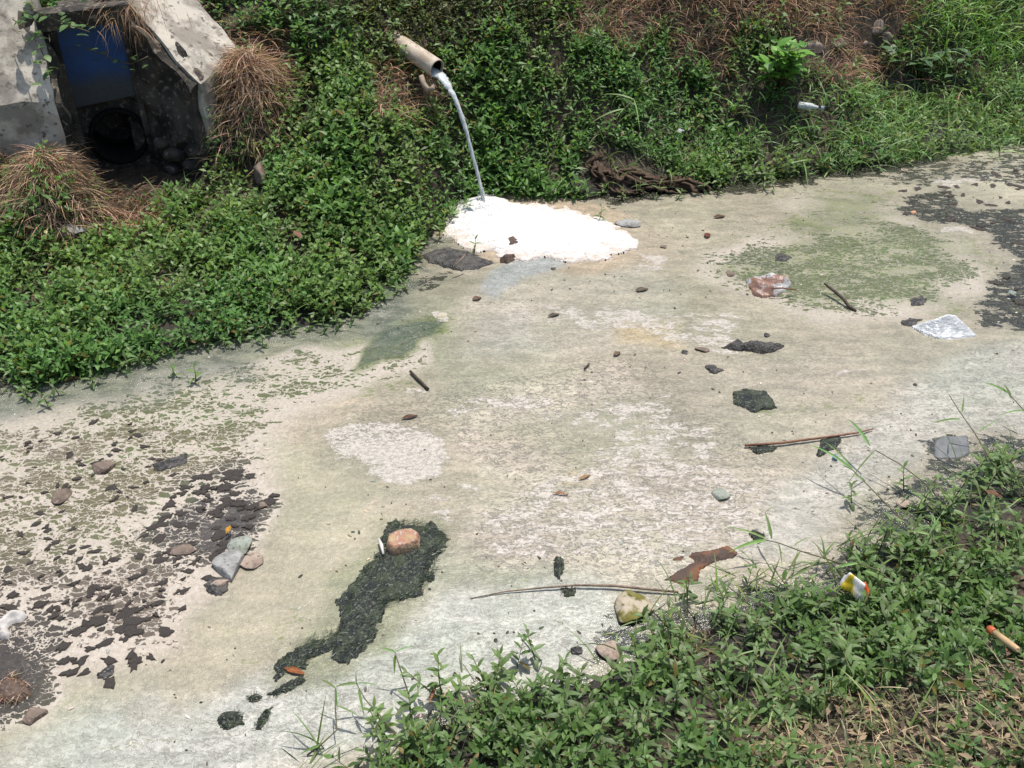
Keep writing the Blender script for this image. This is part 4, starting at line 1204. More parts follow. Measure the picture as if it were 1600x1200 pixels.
small = [
    ('algae_clump', 'small round dark tuft of algae alone on the grey scum at the bottom left', 'algae', [(340, 1125), (352, 1112), (372, 1110), (382, 1118), (380, 1132), (358, 1140), (345, 1136)], .016, M_ALGAE),
    ('algae_clump', 'tiny olive tuft at the lower tip of the long black algae mat', 'algae', [(384, 1090), (398, 1083), (410, 1088), (400, 1096), (388, 1097)], .010, M_ALGAE),
    ('algae_streak', 'faint dark green streak of algae right of the round tuft', 'algae', [(392, 1140), (415, 1110), (428, 1105), (420, 1125), (402, 1142)], .005, M_ALGAE),
    ('algae_tail', 'thin broken tail of algae just below the orange leaf', 'algae', [(415, 1087), (440, 1070), (470, 1058), (478, 1064), (455, 1080), (430, 1090)], .008, M_ALGAE),
    ('algae_clump', 'dark teardrop of algae above the long bent reed in the centre', 'algae', [(865, 875), (872, 871), (881, 874), (883, 890), (876, 905), (868, 900)], .014, M_ALGAE),
    ('algae_clump', 'dark smear of algae under the long bent reed', 'algae', [(872, 918), (900, 917), (898, 932), (880, 935)], .006, M_ALGAE),
    ('algae_raft', 'square dark green algae raft above the brown reed on the right', 'algae mat', [(1145, 612), (1165, 608), (1196, 612), (1208, 628), (1216, 640), (1190, 641), (1178, 646), (1144, 633)], .012, M_ALGAE),
    ('algae_clump', 'dark algae clump under the left end of the brown reed', 'algae', [(1168, 698), (1190, 694), (1212, 697), (1206, 708), (1180, 710)], .010, M_ALGAE),
    ('algae_clump', 'dark algae clump under the right end of the brown reed', 'algae', [(1280, 686), (1312, 682), (1316, 694), (1300, 705), (1284, 715), (1276, 712)], .010, M_ALGAE),
    ('algae_clump', 'dark algae clump beside the tip of the bent grass leaf above the rotten bark', 'algae', [(1168, 835), (1180, 828), (1198, 836), (1192, 846), (1175, 844)], .010, M_ALGAE),
    ('mud_bank', 'black mud bank with stems between the weeds and the foam', 'mud', [(660, 400), (680, 390), (705, 388), (730, 393), (755, 402), (768, 412), (745, 420), (725, 425), (700, 420), (670, 412)], .019, M_MUD),
    ('mud_clump', 'pair of black mud lumps right of the tan capped stone', 'mud', [(234, 728), (262, 720), (292, 712), (298, 722), (268, 734), (240, 738)], .010, M_MUD),
    ('mud_flake', 'oval dark mud flake alone on the pale scum at bottom left', 'mud', [(146, 1052), (160, 1044), (180, 1042), (183, 1050), (165, 1062), (148, 1060)], .007, M_MUD),
    ('mud_patch', 'black mud round the small pink stone below the pale stone pair', 'mud', [(322, 910), (345, 900), (360, 908), (358, 922), (340, 932), (324, 922)], .012, M_MUD),
    ('mud_patch', 'black mud patch right behind the crumpled white bag', 'mud', [(1402, 503), (1420, 497), (1445, 500), (1432, 508), (1408, 508)], .010, M_MUD),
    ('mud_patch', 'dark mud oval right of the stick standing in the scum', 'mud', [(1422, 470), (1436, 463), (1452, 468), (1445, 476), (1428, 477)], .008, M_MUD),
    ('mud_patch', 'dark mud blotch on the green scum above the torn brown wrapper', 'mud', [(1206, 400), (1225, 396), (1240, 404), (1226, 410), (1210, 407)], .008, M_MUD),
    ('mud_patch', 'small black mud spot right of the dark teardrop bag in the centre right', 'mud', [(1100, 571), (1115, 570), (1130, 579), (1122, 586), (1110, 583)], .014, M_MUD),
    ('black_bag', 'dark crumpled bag remnant lying like a fish on the tan scum', 'bag', [(1127, 545), (1140, 538), (1152, 530), (1158, 538), (1190, 537), (1226, 541), (1210, 551), (1190, 554), (1160, 549), (1140, 548)], .028, M_MUD),
    ('bark_piece', 'brown rotten bark floating beside the near weeds', 'bark', [(1036, 908), (1060, 893), (1085, 880), (1075, 872), (1082, 864), (1112, 861), (1136, 854), (1154, 866), (1148, 874), (1112, 884), (1094, 893), (1090, 908), (1060, 912)], .010, M_RUST),
    ('bark_scrap', 'small brown bark scrap left of the rotten bark', 'bark', [(1047, 874), (1062, 870), (1071, 868), (1064, 877), (1050, 878)], .006, M_RUST),
    ('sludge_lump', 'reddish brown sludge lump on the white foam', 'sludge', [(790, 378), (803, 375), (818, 382), (810, 390), (795, 392)], .03, M_BROWN),
    ('sludge_lump', 'brown sludge tongue below the reddish lump at the foam edge', 'sludge', [(780, 404), (795, 402), (806, 398), (809, 405), (795, 412), (782, 412)], .03, M_BROWN),
    ('sludge_lump', 'dry straw coloured raft in the bottom left corner mud', 'dead plants', [(0, 1065), (20, 1058), (40, 1065), (50, 1082), (30, 1098), (5, 1100), (-15, 1085)], .022, M_BROWN),
]
M_GREY = mat_basic('grey_slick', alb(190, 196, 200), alb(150, 158, 164), 14.0, .35, .5, .4, 6.0, c3=alb(120, 130, 138))
for nm, lab, cat, pts, h, m in small:
    o = thing_patch(nm, lab, cat, pts, h, m or M_GREY, 30, .025, .014, seed=len(lab), step=.005)
    if m is M_ALGAE: strands(o, pts, 70, .018, (.04, .052, .03), z=.008)
    if 'straw coloured' in lab: strands(o, pts, 160, .045, (.26, .17, .11), name='straw', w=.0014, z=.016, el=(-.1, .25))

# brown rag at the foot of the far bank
M_RAG = mat_basic('brown_cloth', (.105, .075, .052), (.060, .042, .030), 14.0, .9, .4, .1, 5.0, c3=(.15, .11, .08))
def rag_h(X, Y, sd):
    fx = X * .8 + (fbm(X * 5, Y * 5, 3, 3) - .5) * .55
    fy = Y * 1.0 + (fbm(X * 4, Y * 4, 3, 5) - .5) * .55
    r1 = 1 - np.abs(np.sin(fy * 38 + fx * 9)) ** .6 ; r2 = 1 - np.abs(np.sin(fx * 27 - fy * 17 + 2)) ** .6
    return .010 + .085 * sstep(0, .07, sd) * (.30 + .45 * r1 + .35 * r2 * fbm(X * 6, Y * 6, 2, 8))
RAGP = W(985, 292, 0)
rag = empty('wet_rag', (RAGP.x, RAGP.y, 0), 'brown wet rag lying in folds at the foot of the far bank', 'rag')
def fold(pts, w, h, seed):
    P = [W(a_, b_, z_) - RAGP for a_, b_, z_ in pts]
    n = 26; path = []
    for i in range(n + 1):
        f = i / n * (len(P) - 1); k = min(int(f), len(P) - 2); p = P[k].lerp(P[k + 1], f - k)
        path.append(p + Vector(((float(vnoise(i * .35, seed, 1)) - .5) * .05, (float(vnoise(i * .4, seed, 2)) - .5) * .07, (float(vnoise(i * .5, seed, 3)) - .5) * .022)))
    rr = [w * (.55 + .8 * float(vnoise(i * .3, seed, 4))) * (math.sin(math.pi * (.06 + .88 * i / n)) ** .6) for i in range(n + 1)]
    tube_mesh('fold', path, rr, M_RAG, 9, rag, flat=h)
for k, (pts, w, h) in enumerate((
        ([(896, 280, .02), (920, 276, .03), (950, 286, .03), (980, 296, .01)], .045, .6), ([(905, 272, .04), (935, 270, .06), (965, 280, .05), (1000, 292, .02)], .05, .6),
        ([(930, 262, .09), (950, 268, .08), (985, 276, .06), (1020, 290, .02)], .05, .6), ([(950, 262, .09), (985, 264, .09), (1010, 274, .06), (1045, 290, .02)], .05, .55),
        ([(970, 270, .06), (1000, 268, .08), (1030, 282, .04), (1060, 295, .01)], .04, .6), ([(1010, 284, .03), (1045, 278, .05), (1075, 286, .03), (1100, 297, .01)], .045, .55),
        ([(1030, 292, .015), (1055, 286, .03), (1080, 292, .02), (1096, 299, .01)], .03, .6), ([(930, 295, .01), (955, 300, .01), (985, 298, .015), (1010, 297, .01)], .03, .6),
        ([(929, 238, .19), (931, 252, .15), (940, 272, .10), (955, 292, .03)], .035, .7), ([(927, 240, .18), (930, 258, .13), (928, 275, .07), (915, 290, .02)], .03, .7),
        ([(985, 290, .02), (1015, 292, .025), (1040, 296, .015), (1065, 299, .01)], .03, .6), ([(900, 276, .035), (912, 283, .03), (925, 290, .02), (940, 297, .01)], .035, .6))):
    fold(pts, w * .55, h, k * 3.7)
    for q in range(2):
        oz = random.uniform(-.012, .02)
        fold([(a_ + random.uniform(-14, 14), b_ + random.uniform(-7, 5), max(.006, z_ + oz)) for a_, b_, z_ in pts], w * random.uniform(.28, .45), h, k * 3.7 + q * 1.3 + 50)
base_ = patch('cloth', [(896, 278), (925, 268), (945, 262), (975, 262), (1000, 268), (1015, 277), (1055, 276), (1080, 284), (1102, 294), (1095, 299), (1060, 297), (1020, 294), (980, 298), (955, 302), (930, 296), (905, 292)], lambda X, Y, sd: .010 + .085 * sstep(0, .07, sd) * fbm(X * 14, Y * 14, 3, 5), M_RAG, .008, .005, .02)
base_.parent = rag; base_.location = Vector(base_.location) - Vector(rag.location)

# ------------------------------------------------------------ stones
def stone(name, label, px, py, wpx, dpx, h, mat, seed=0, rz=0.0, sink=.25, z=0.0, sub=4, rough=.5, cat='stone', group=None, parent=None, offs=None, hk=None):
    hk = hk or ((.45 if 'pebble' in name else .60) if z == 0 else 1.0)
    s = mpp(px, py, z); a, d = wpx * s / 2, dpx * s / 2 / .62
    bm = bmesh.new(); bmesh.ops.create_icosphere(bm, subdivisions=sub, radius=1)
    co = np.array([v_.co[:] for v_ in bm.verts])
    n_ = fbm(co[:, 0] * 1.3 + seed * 7 + co[:, 2], co[:, 1] * 1.3 - co[:, 2] * .9, 4, seed) - .5
    n2_ = fbm(co[:, 0] * 5 + seed, co[:, 1] * 5 + co[:, 2] * 4, 2, seed + 3) - .5
    # a few planed facets make it a broken stone
    r = 1 + rough * n_ + .10 * n2_
    co = co * r[:, None]
    fr = np.random.default_rng(seed + 100)
    for _ in range(11):
        nv = fr.normal(size=3); nv /= np.linalg.norm(nv); dd = fr.uniform(.48, .80)
        over = co @ nv - dd
        co = co - np.where(over > 0, over * .93, 0)[:, None] * nv
    for v_, c_ in zip(bm.verts, co): v_.co = (c_[0] * a, c_[1] * d, (c_[2] * .5 + .5 - sink) * h * hk)
    for f in bm.faces: f.smooth = True
    me = bpy.data.meshes.new(name); bm.to_mesh(me); bm.free()
    o = link_mesh(name, me, parent, mat)
    p = W(px, py, z)
    o.location = (p.x, p.y, z); o.rotation_euler = (0, 0, rz)
    return tag(o, label, cat, group) if parent is None else o
M_STONE = mat_basic('grey_stone', (.34, .34, .325), (.22, .215, .20), 16, .75, .6, .3, 6, c3=(.14, .13, .115))
M_STONE_G = mat_basic('greenish_stone', (.30, .325, .28), (.20, .215, .17), 16, .7, .6, .3, 6, c3=(.11, .12, .085))
M_STONE_B = mat_basic('brown_stone', (.19, .145, .115), (.11, .085, .068), 18, .75, .7, .25, 6, c3=(.26, .20, .165))
M_STONE_P = mat_basic('pinkish_stone', (.36, .29, .235), (.25, .19, .15), 18, .8, .6, .2, 6, c3=(.16, .12, .10))
M_MOSS = mat_basic('mossy_stone', (.40, .345, .26), (.15, .135, .03), 9, .75, .8, .25, 6, .44, .54, c3=(.07, .075, .02))
stone('stone', 'large pale wet stone, lower of the pair left of centre', 358, 886, 58, 46, .085, M_STONE, 3, .5)
stone('stone', 'pale greenish stone, upper of the pair left of centre', 376, 853, 46, 28, .06, M_STONE_G, 5, .1)
stone('stone', 'flat brown stone wedged right of the pale stone pair', 393, 876, 44, 24, .035, M_STONE_P, 8, .4)
stone('stone', 'small pink stone ringed with black mud below the stone pair', 344, 913, 32, 14, .04, M_STONE_P, 11)
stone('stone', 'flat brown stone in the mud left of the pale stone pair', 287, 860, 46, 20, .03, M_STONE_B, 13, .2)
stone('stone', 'brown stone with a tan cap on the netted scum at upper left', 162, 733, 42, 24, .05, M_STONE_B, 15, .3)
stone('stone', 'rounded brown stone at left with dark mud on its right', 97, 777, 36, 24, .045, M_STONE_B, 17, -.3)
stone('stone', 'brown wedge stone at the bottom left under the dry raft', 55, 1118, 44, 24, .04, M_STONE_B, 19, .5)
stone('stone', 'oval grey brown stone on the right edge of the dark mud', 410, 791, 22, 10, .025, M_STONE_B, 21)
stone('stone', 'single grey stone on the open pale scum below the brown reed', 1127, 776, 34, 22, .055, M_STONE_G, 23, -.35)
stone('stone', 'yellow mossed cobble beside the near weeds at bottom centre', 984, 955, 76, 44, .10, M_MOSS, 26, -.3)
stone('stone', 'pale round pebble at the edge of the right hand weeds', 1411, 789, 22, 14, .04, M_STONE_P, 28)
stone('stone', 'flat grey stone under the weeds left of the mossed cobble', 952, 1018, 40, 26, .05, M_STONE_P, 30, .4)
stone('stone', 'pale angular slab right of the white foam', 985, 350, 46, 18, .045, M_STONE, 32, -.15)
stone('stone', 'pale round stone on the algae below the black mud bank', 690, 493, 24, 12, .012, mat_basic('cream_crust', alb(226, 218, 196), alb(205, 192, 160), 20, .8, .5), 34)
stone('pebble', 'small brown pebble on the lower edge of the foam', 885, 407, 17, 8, .03, M_STONE_B, 36)
stone('pebble', 'small slate pebble just below the brown pebble of the foam', 864, 420, 10, 5, .02, M_MUD, 38)
stone('pebble', 'small dark pebble right of the stringy foam tail', 1037, 386, 14, 8, .03, M_STONE_B, 40)
stone('pebble', 'small dark pebble left of the fish shaped black bag', 1070, 551, 12, 8, .02, M_MUD, 42)
stone('stone', 'brown lump between the dark pebble and the fish shaped bag', 1098, 547, 24, 10, .03, M_STONE_B, 44)
stone('pebble', 'dark round pebble on the tan scum above the fish shaped bag', 1198, 524, 11, 8, .025, M_MUD, 46)
stone('pebble', 'black pebble alone on the tan scum at right', 1430, 601, 8, 6, .02, M_MUD, 48)
stone('pebble', 'reddish brown pebble in the shallow water at upper right', 1452, 232, 14, 14, .05, M_STONE_P, 50)
stone('pebble', 'pinkish flat pebble in the dark water at upper right', 1413, 266, 13, 10, .02, M_STONE_P, 52)
stone('pebble', 'orange flake on the black mat at upper right', 1428, 332, 10, 7, .02, mat_basic('orange_flake', (.55, .30, .16), (.42, .22, .12), 20), 54)
stone('pebble', 'dark pebble below the reed shadow near the small sprout', 901, 1017, 22, 12, .03, M_MUD, 56)
stone('pebble', 'tiny black pebble left of the sprouts at the bottom', 711, 1056, 9, 8, .025, M_MUD, 58)
stone('pebble', 'tiny black pebble above the dark pebble near the small sprout', 775, 1001, 7, 6, .02, M_MUD, 60)
for k, (px, py, w_, d_, lab) in enumerate((
        (1262, 78, 56, 30, 'broad tan rock showing through the bank behind the leafy bush'), (1305, 72, 30, 28, 'upright tan rock in the dead grass of the far bank'),
        (1242, 96, 34, 22, 'low tan rock just right of the leafy bush'), (1366, 48, 30, 22, 'greenish tan rock at the edge of the tall grass'),
        (1350, 70, 36, 14, 'long flat tan rock below the greenish rock'), (1378, 66, 26, 18, 'small tan rock touching the tall grass'))):
    g_ = ground_at(px, py + 6)
    stone('bank_rock', lab, px, py, w_, d_ * .9, .13 if k != 4 else .07, mat_basic('tan_rock', (.30, .245, .20), (.20, .165, .135), 12, .85, .6, .15, 6, c3=(.13, .105, .085)) if k == 0 else bpy.data.materials['tan_rock'], 70 + k, .3 * k, .3, g_.z + .0, rough=.45, cat='rock')
g_ = ground_at(108, 362)
stone('bank_rock', 'pale grey rock half buried in the left bank below the straw hummock', 108, 362, 50, 20, .10, M_STONE, 80, .3, .45, g_.z, cat='rock')
g_ = ground_at(404, 275)
stone('bank_rock', 'dark brown rock in the weeds right of the drain outlet', 405, 278, 22, 40, .16, M_STONE_B, 82, .3, .35, g_.z, cat='rock')

# ------------------------------------------------------------ sticks, reeds, leaves and litter
M_WOOD = mat_basic('wet_wood', (.10, .075, .055), (.055, .042, .033), 30, .7, .6, .25)
M_REED = mat_basic('red_reed', (.26, .13, .085), (.17, .085, .055), 40, .6, .3)
M_PALE = mat_basic('pale_reed', (.27, .20, .15), (.16, .12, .09), 40, .7, .3)
def stick(name, label, pts, r, mat, cat='stick', sides=7):
    P = [W(a, b_, z) for a, b_, z in pts]
    r = [.7 * q for q in r] if isinstance(r, list) else .65 * r
    rr = r if isinstance(r, list) else [r * (.8 + .3 * random.random()) for _ in P]
    o = tube_mesh(name, [p - P[0] for p in P], rr, mat, sides); o.location = P[0]
    return tag(o, label, cat)
stick('stick', 'short dark stick lying on the scum in the centre left', [(641, 580, .012), (655, 594, .012), (669, 608, .010)], .010, M_WOOD)
stick('branch', 'black forked twig standing out of the green scum at right', [(1288, 443, .05), (1304, 455, .04), (1318, 467, .03), (1326, 478, .015), (1337, 487, .0)], [.007, .012, .012, .013, .012], M_WOOD, 'branch')
stick('reed', 'straight reddish reed lying on the scum at right', [(1164, 696, .012), (1220, 692, .014), (1290, 683, .014), (1340, 676, .012), (1364, 670, .01)], [.008, .008, .007, .006, .004], M_REED, 'reed')
stick('reed', 'long thin pale reed bending across the scum at bottom centre', [(735, 935, .004), (790, 924, .008), (850, 918, .012), (900, 914, .014), (960, 915, .016), (1010, 920, .016), (1060, 925, .012)], [.002, .004, .005, .006, .007, .007, .006], M_PALE, 'reed')
stick('twig', 'small pale twig leaning on the black mud bank', [(708, 420, .05), (718, 408, .08), (727, 398, .10)], .007, M_PALE, 'twig')
stick('twig', 'small dark twig on the scum above the white crust island', [(913, 576, .01), (921, 568, .01)], .006, M_WOOD, 'twig')
stick('twig', 'thin straw stem half sunk in the bottom left scum', [(560, 962, .006), (572, 952, .01), (584, 944, .008)], .004, M_PALE, 'twig')
stick('twig', 'brown twig standing in the near weeds below the mossed cobble', [(1080, 1020, .01), (1076, 1005, .05), (1072, 990, .1)], .006, M_WOOD, 'twig')
stick('stalk', 'long bent dry stalk leaning over the weeds at upper right', [(1252, 212, .12), (1300, 190, .2), (1345, 176, .22), (1378, 172, .2)], [.004, .004, .0035, .002], M_PALE, 'stalk')
stick('stalk', 'dry pale stalk stuck in the left bank weeds', [(55, 330, .38), (78, 318, .40), (96, 306, .42)], .005, M_PALE, 'stalk')

def fallen_leaf(name, label, px, py, Lpx, ang, wid, col, z=.008, curl=.04, cat='leaf', hi_up=.003):
    s = mpp(px, py, z); L = Lpx * s
    mat = mat_basic('fallen_leaf_' + '%02x%02x%02x' % tuple(int(255 * min(1, c_)) for c_ in col), col, tuple(.65 * c_ for c_ in col), 40, .6, .3)
    bm = bmesh.new(); N, Mw = 10, 4
    grid = []
    for i in range(N + 1):
        t_ = i / N; w_ = wid * L * math.sin(math.pi * min(1, t_ * .96 + .02)) ** .8
        row = []
        for j in range(-Mw // 2, Mw // 2 + 1):
            f = j / (Mw / 2)
            row.append(bm.verts.new(((t_ - .5) * L, f * w_, hi_up * (1 - (2 * t_ - 1) ** 2) + curl * w_ * abs(f) ** 1.5 + .002 * math.sin(9 * t_ + 4 * f))))
        grid.append(row)
    for a, b_ in zip(grid, grid[1:]):
        for j in range(Mw): bm.faces.new((a[j], a[j + 1], b_[j + 1], b_[j]))
    r = bmesh.ops.solidify(bm, geom=bm.faces[:], thickness=.0012)
    for f in bm.faces: f.smooth = True
    me = bpy.data.meshes.new(name); bmesh.ops.recalc_face_normals(bm, faces=bm.faces[:]); bm.to_mesh(me); bm.free()
    o = link_mesh(name, me, None, mat); p = W(px, py, z); o.location = p; o.rotation_euler = (.1, .08, ang)
    return tag(o, label, cat)
fallen_leaf('fallen_leaf', 'small brown leaf on the scum left of the centre crust', 640, 651, 26, .35, .16, (.20, .11, .075))
fallen_leaf('fallen_leaf', 'bright orange leaf at the foot of the long algae mat', 460, 1048, 34, -.25, .15, (.52, .19, .07))
fallen_leaf('fallen_leaf', 'red brown leaf upright on the pale scum right of the foam', 1105, 367, 17, 1.35, .30, (.28, .09, .05))
fallen_leaf('fallen_leaf', 'brown leaf on the scum above the red brown leaf', 1124, 338, 20, .3, .2, (.22, .13, .09))
fallen_leaf('fallen_leaf', 'orange brown leaf lying on the left bank weeds', 465, 366, 24, -.9, .22, (.40, .22, .15), ground_at(465, 366).z + .11)
fallen_leaf('fallen_leaf', 'orange leaf floating at the foot of the left bank', 112, 592, 24, .45, .16, (.50, .27, .15))
fallen_leaf('fallen_leaf', 'pale brown leaf on the scum below the wet crust', 865, 492, 20, .4, .18, (.17, .13, .09))
fallen_leaf('fallen_leaf', 'tan curled leaf on the scum above the small dark twig', 964, 552, 16, .8, .25, (.28, .20, .13))
fallen_leaf('fallen_leaf', 'brown oval leaf at the end of the crust flow', 745, 466, 16, .5, .28, (.26, .16, .11))
fallen_leaf('fallen_leaf', 'grey brown leaf right of centre under the foam', 1003, 452, 22, .3, .22, (.22, .19, .14))
fallen_leaf('fallen_leaf', 'brown leaf among the right hand weeds', 1552, 771, 26, -.5, .2, (.28, .15, .09), ground_at(1552, 771).z + .12)
fallen_leaf('fallen_leaf', 'pale pink leaf in the wet edge of the near weeds', 1181, 967, 20, .2, .22, (.40, .28, .22), .02)
fallen_leaf('fallen_leaf', 'curled grey brown leaf above the orange tube', 1548, 1008, 32, 1.0, .30, (.30, .22, .17), ground_at(1548, 1010).z + .06)
fallen_leaf('fallen_leaf', 'small pink brown leaf right of the orange tube', 1574, 1018, 18, 1.2, .22, (.36, .20, .15), ground_at(1574, 1018).z + .05)
fallen_leaf('fallen_leaf', 'wide dry grey leaf at the right edge of the frame', 1592, 992, 30, .4, .32, (.27, .22, .17), ground_at(1592, 995).z + .06)
fallen_leaf('dry_blade', 'long orange dead blade hanging in the bottom centre weeds', 676, 1085, 40, 1.35, .07, (.42, .20, .11), .06, cat='leaf')
fallen_leaf('peel', 'small ochre peel floating in the centre scum', 914, 745, 22, .6, .14, (.55, .36, .18))
fallen_leaf('peel', 'small orange scrap below the ochre peel', 876, 771, 24, -.15, .10, (.60, .32, .16))

# white plastic bag, puffed, half sunk
t = NT('white_plastic')
v = t.coord(); n1 = t.noise(v, 22.0, 5.0, .6); n2 = t.noise(v, 70., 3.)
c = t.mix(t.step(n1, .35, .65), (.62, .63, .63), (.48, .50, .51))
b = t.bsdf(Base__Color=c, Roughness=.25, Normal=t.bump(t.math('ADD', n1, n2), .6, .012)); M_PLAS = t.end(b.outputs[0])
BAG = [(1424, 512), (1436, 506), (1455, 500), (1480, 498), (1500, 502), (1510, 512), (1526, 526), (1500, 530), (1465, 530), (1442, 522)]
o = patch('plastic_bag', BAG, lambda X, Y, sd: .008 + .085 * sstep(0, .12, sd) + .012 * sstep(0, .04, sd) * (np.abs(np.sin(X * 21 + 6 * fbm(X * 9, Y * 9, 3, 4))) - .3) + .007 * (fbm(X * 40, Y * 40, 3, 2) - .5), M_PLAS, .006, 0, .012)
tag(o, 'crumpled white plastic bag beside the black mat on the right', 'bag')
# white curled strip at the left edge
M_WHITE = mat_basic('white_rubber', (.62, .59, .55), (.46, .43, .40), 12, .5, .3)
o = patch('shoe_sole', [(-14, 985), (2, 972), (20, 958), (38, 956), (43, 964), (34, 972), (18, 975), (12, 982), (19, 992), (14, 998), (-12, 996), (-10, 990), (4, 988)], lambda X, Y, sd: .012 + .03 * sstep(0, .03, sd), M_WHITE, .005, 0, .006)
tag(o, 'white curled rubber scrap at the left edge of the picture', 'rubber scrap')
# torn wrapper, brown and silver
t = NT('foil_wrapper'); v = t.coord(); n1 = t.noise(v, 11., 4., .6); n2 = t.noise(v, 45., 4.)
c = t.mix(t.step(n1, .48, .54), (.26, .15, .11), (.42, .42, .41)); c = t.mix(t.step(n2, .55, .65), c, (.20, .12, .085))
b = t.bsdf(Base__Color=c, Roughness=.35, Normal=t.bump(n2, .6, .01)); M_FOIL = t.end(b.outputs[0])
o = patch('torn_wrapper', [(1166, 440), (1180, 434), (1205, 432), (1232, 436), (1236, 446), (1228, 456), (1214, 463), (1195, 466), (1180, 462), (1172, 452)], lambda X, Y, sd: .008 + .035 * sstep(0, .04, sd) * np.abs(np.sin(X * 17 + Y * 23 + 5 * fbm(X * 6, Y * 6, 2, 3))) + .01 * fbm(X * 30, Y * 30, 2, 1), M_FOIL, .006, 0, .015)
tag(o, 'torn brown and silver wrapper on the green scum at right', 'wrapper')
stick('twig', 'orange brown stem across the torn wrapper', [(1205, 451, .05), (1222, 450, .055), (1244, 453, .03)], .006, M_REED, 'twig')
stone('pebble', 'dark red lump left of the torn wrapper', 1142, 428, 16, 12, .03, M_STONE_B, 90)

# white bottle in the weeds
bt = empty('plastic_bottle', ground_at(1256, 188) + Vector((0, 0, .09)), 'white plastic bottle lying in the weeds at upper right', 'bottle', rz=-.35)
def lathe(name, prof, mat, parent, N=24):
    bm = bmesh.new(); rows = []
    for x_, r in prof:
        rows.append([bm.verts.new((x_, r * math.cos(2 * math.pi * k / N), r * math.sin(2 * math.pi * k / N))) for k in range(N)])
    for a, b_ in zip(rows, rows[1:]):
        for k in range(N): bm.faces.new((a[k], a[(k + 1) % N], b_[(k + 1) % N], b_[k]))
    bm.faces.new(rows[0][::-1]); bm.faces.new(rows[-1]); bmesh.ops.recalc_face_normals(bm, faces=bm.faces[:])
    for f in bm.faces: f.smooth = len(f.verts) == 4
    me = bpy.data.meshes.new(name); bm.to_mesh(me); bm.free()
    o = link_mesh(name, me, parent, mat); o.scale = (.72, .72, .72); return o
lathe('bottle_body', [(-.075, .02), (-.07, .031), (-.04, .033), (0, .032), (.03, .033), (.05, .028), (.07, .018), (.10, .014), (.105, .014)], M_PLAS, bt)
lathe('bottle_cap', [(.128, .017), (.13, .019), (.152, .019), (.155, .016)], mat_basic('pale_blue_cap', (.45, .52, .66), (.36, .42, .55), 10, .4), bt)
fallen_leaf('plastic_scrap', 'small white plastic scrap in the weeds above the brown rag', 1064, 204, 12, .3, .4, (.62, .64, .68), ground_at(1064, 206).z + .12, cat='litter')
# printed snack wrapper
t = NT('printed_foil'); v = t.coord(); x_ = t.n('ShaderNodeSeparateXYZ', Vector=v).outputs
nn = t.noise(v, 30., 3.)
pos = t.math('ADD', x_[0], t.math('MULTIPLY', t.math('SUBTRACT', nn, .5), .03))
c = t.mix(t.step(pos, -.016, -.010), (.62, .46, .03), (.72, .70, .66)); c = t.mix(t.step(pos, .012, .017), c, (.60, .10, .03)); c = t.mix(t.step(x_[1], .012, .016), c, (.72, .71, .68))
b = t.bsdf(Base__Color=c, Roughness=.3, Normal=t.bump(nn, .5, .006)); M_PRINT = t.end(b.outputs[0])
gz = ground_at(1336, 925).z + .11
o = patch('snack_wrapper', [(1314, 908), (1320, 899), (1332, 901), (1342, 910), (1356, 916), (1361, 930), (1350, 936), (1338, 930), (1330, 920), (1318, 917)], lambda X, Y, sd: .004 + .03 * sstep(0, .02, sd) * (.4 + np.abs(np.sin(X * 60 + Y * 40))), M_PRINT, .003, gz, .003)
tag(o, 'crumpled yellow white and red snack wrapper in the near weeds', 'wrapper')
p0, p1 = ground_at(1534, 1024) + Vector((0, 0, .11)), ground_at(1576, 1048) + Vector((0, 0, .09))
tb = empty('plastic_tube', p0, 'orange and cream plastic tube in the weeds at lower right', 'tube')
d_ = p1 - p0
tube_mesh('tube_body', [d_ * .12, d_ * .5, d_ * .95, d_], [.0105, .0105, .0095, .006], mat_basic('cream_orange', (.58, .42, .24), (.48, .32, .17), 14, .4), 14, tb)
tube_mesh('tube_collar', [d_ * -.10, d_ * .10], [.013, .012], mat_basic('orange_plastic', (.50, .13, .05), (.40, .10, .04), 14, .4), 14, tb)
fallen_leaf('plastic_scrap', 'tiny bright blue plastic scrap near the right reed', 1305, 714, 10, .3, .5, (.08, .32, .62), .01, cat='litter')
fallen_leaf('plastic_scrap', 'tiny yellow plastic scrap above the pale stone pair', 357, 827, 18, 1.45, .22, (.75, .42, .06), .03, cat='litter')
fallen_leaf('plastic_scrap', 'tiny pale green scrap on the black mat at far right', 1582, 457, 14, .2, .4, (.50, .58, .52), .02, cat='litter')
o = patch('slate_patch', [(1459, 690), (1470, 683), (1512, 682), (1514, 710), (1500, 717), (1470, 718), (1460, 716)], lambda X, Y, sd: .004 + .004 * fbm(X * 25, Y * 25, 3, 2), mat_basic('slate_grey', alb(146, 148, 148), alb(124, 127, 128), 25, .5, .3), .006, 0, .006)  # thin slate grey square lying on the scum
tag(o, 'square slate grey patch on the scum beside the right weeds', 'sheet')
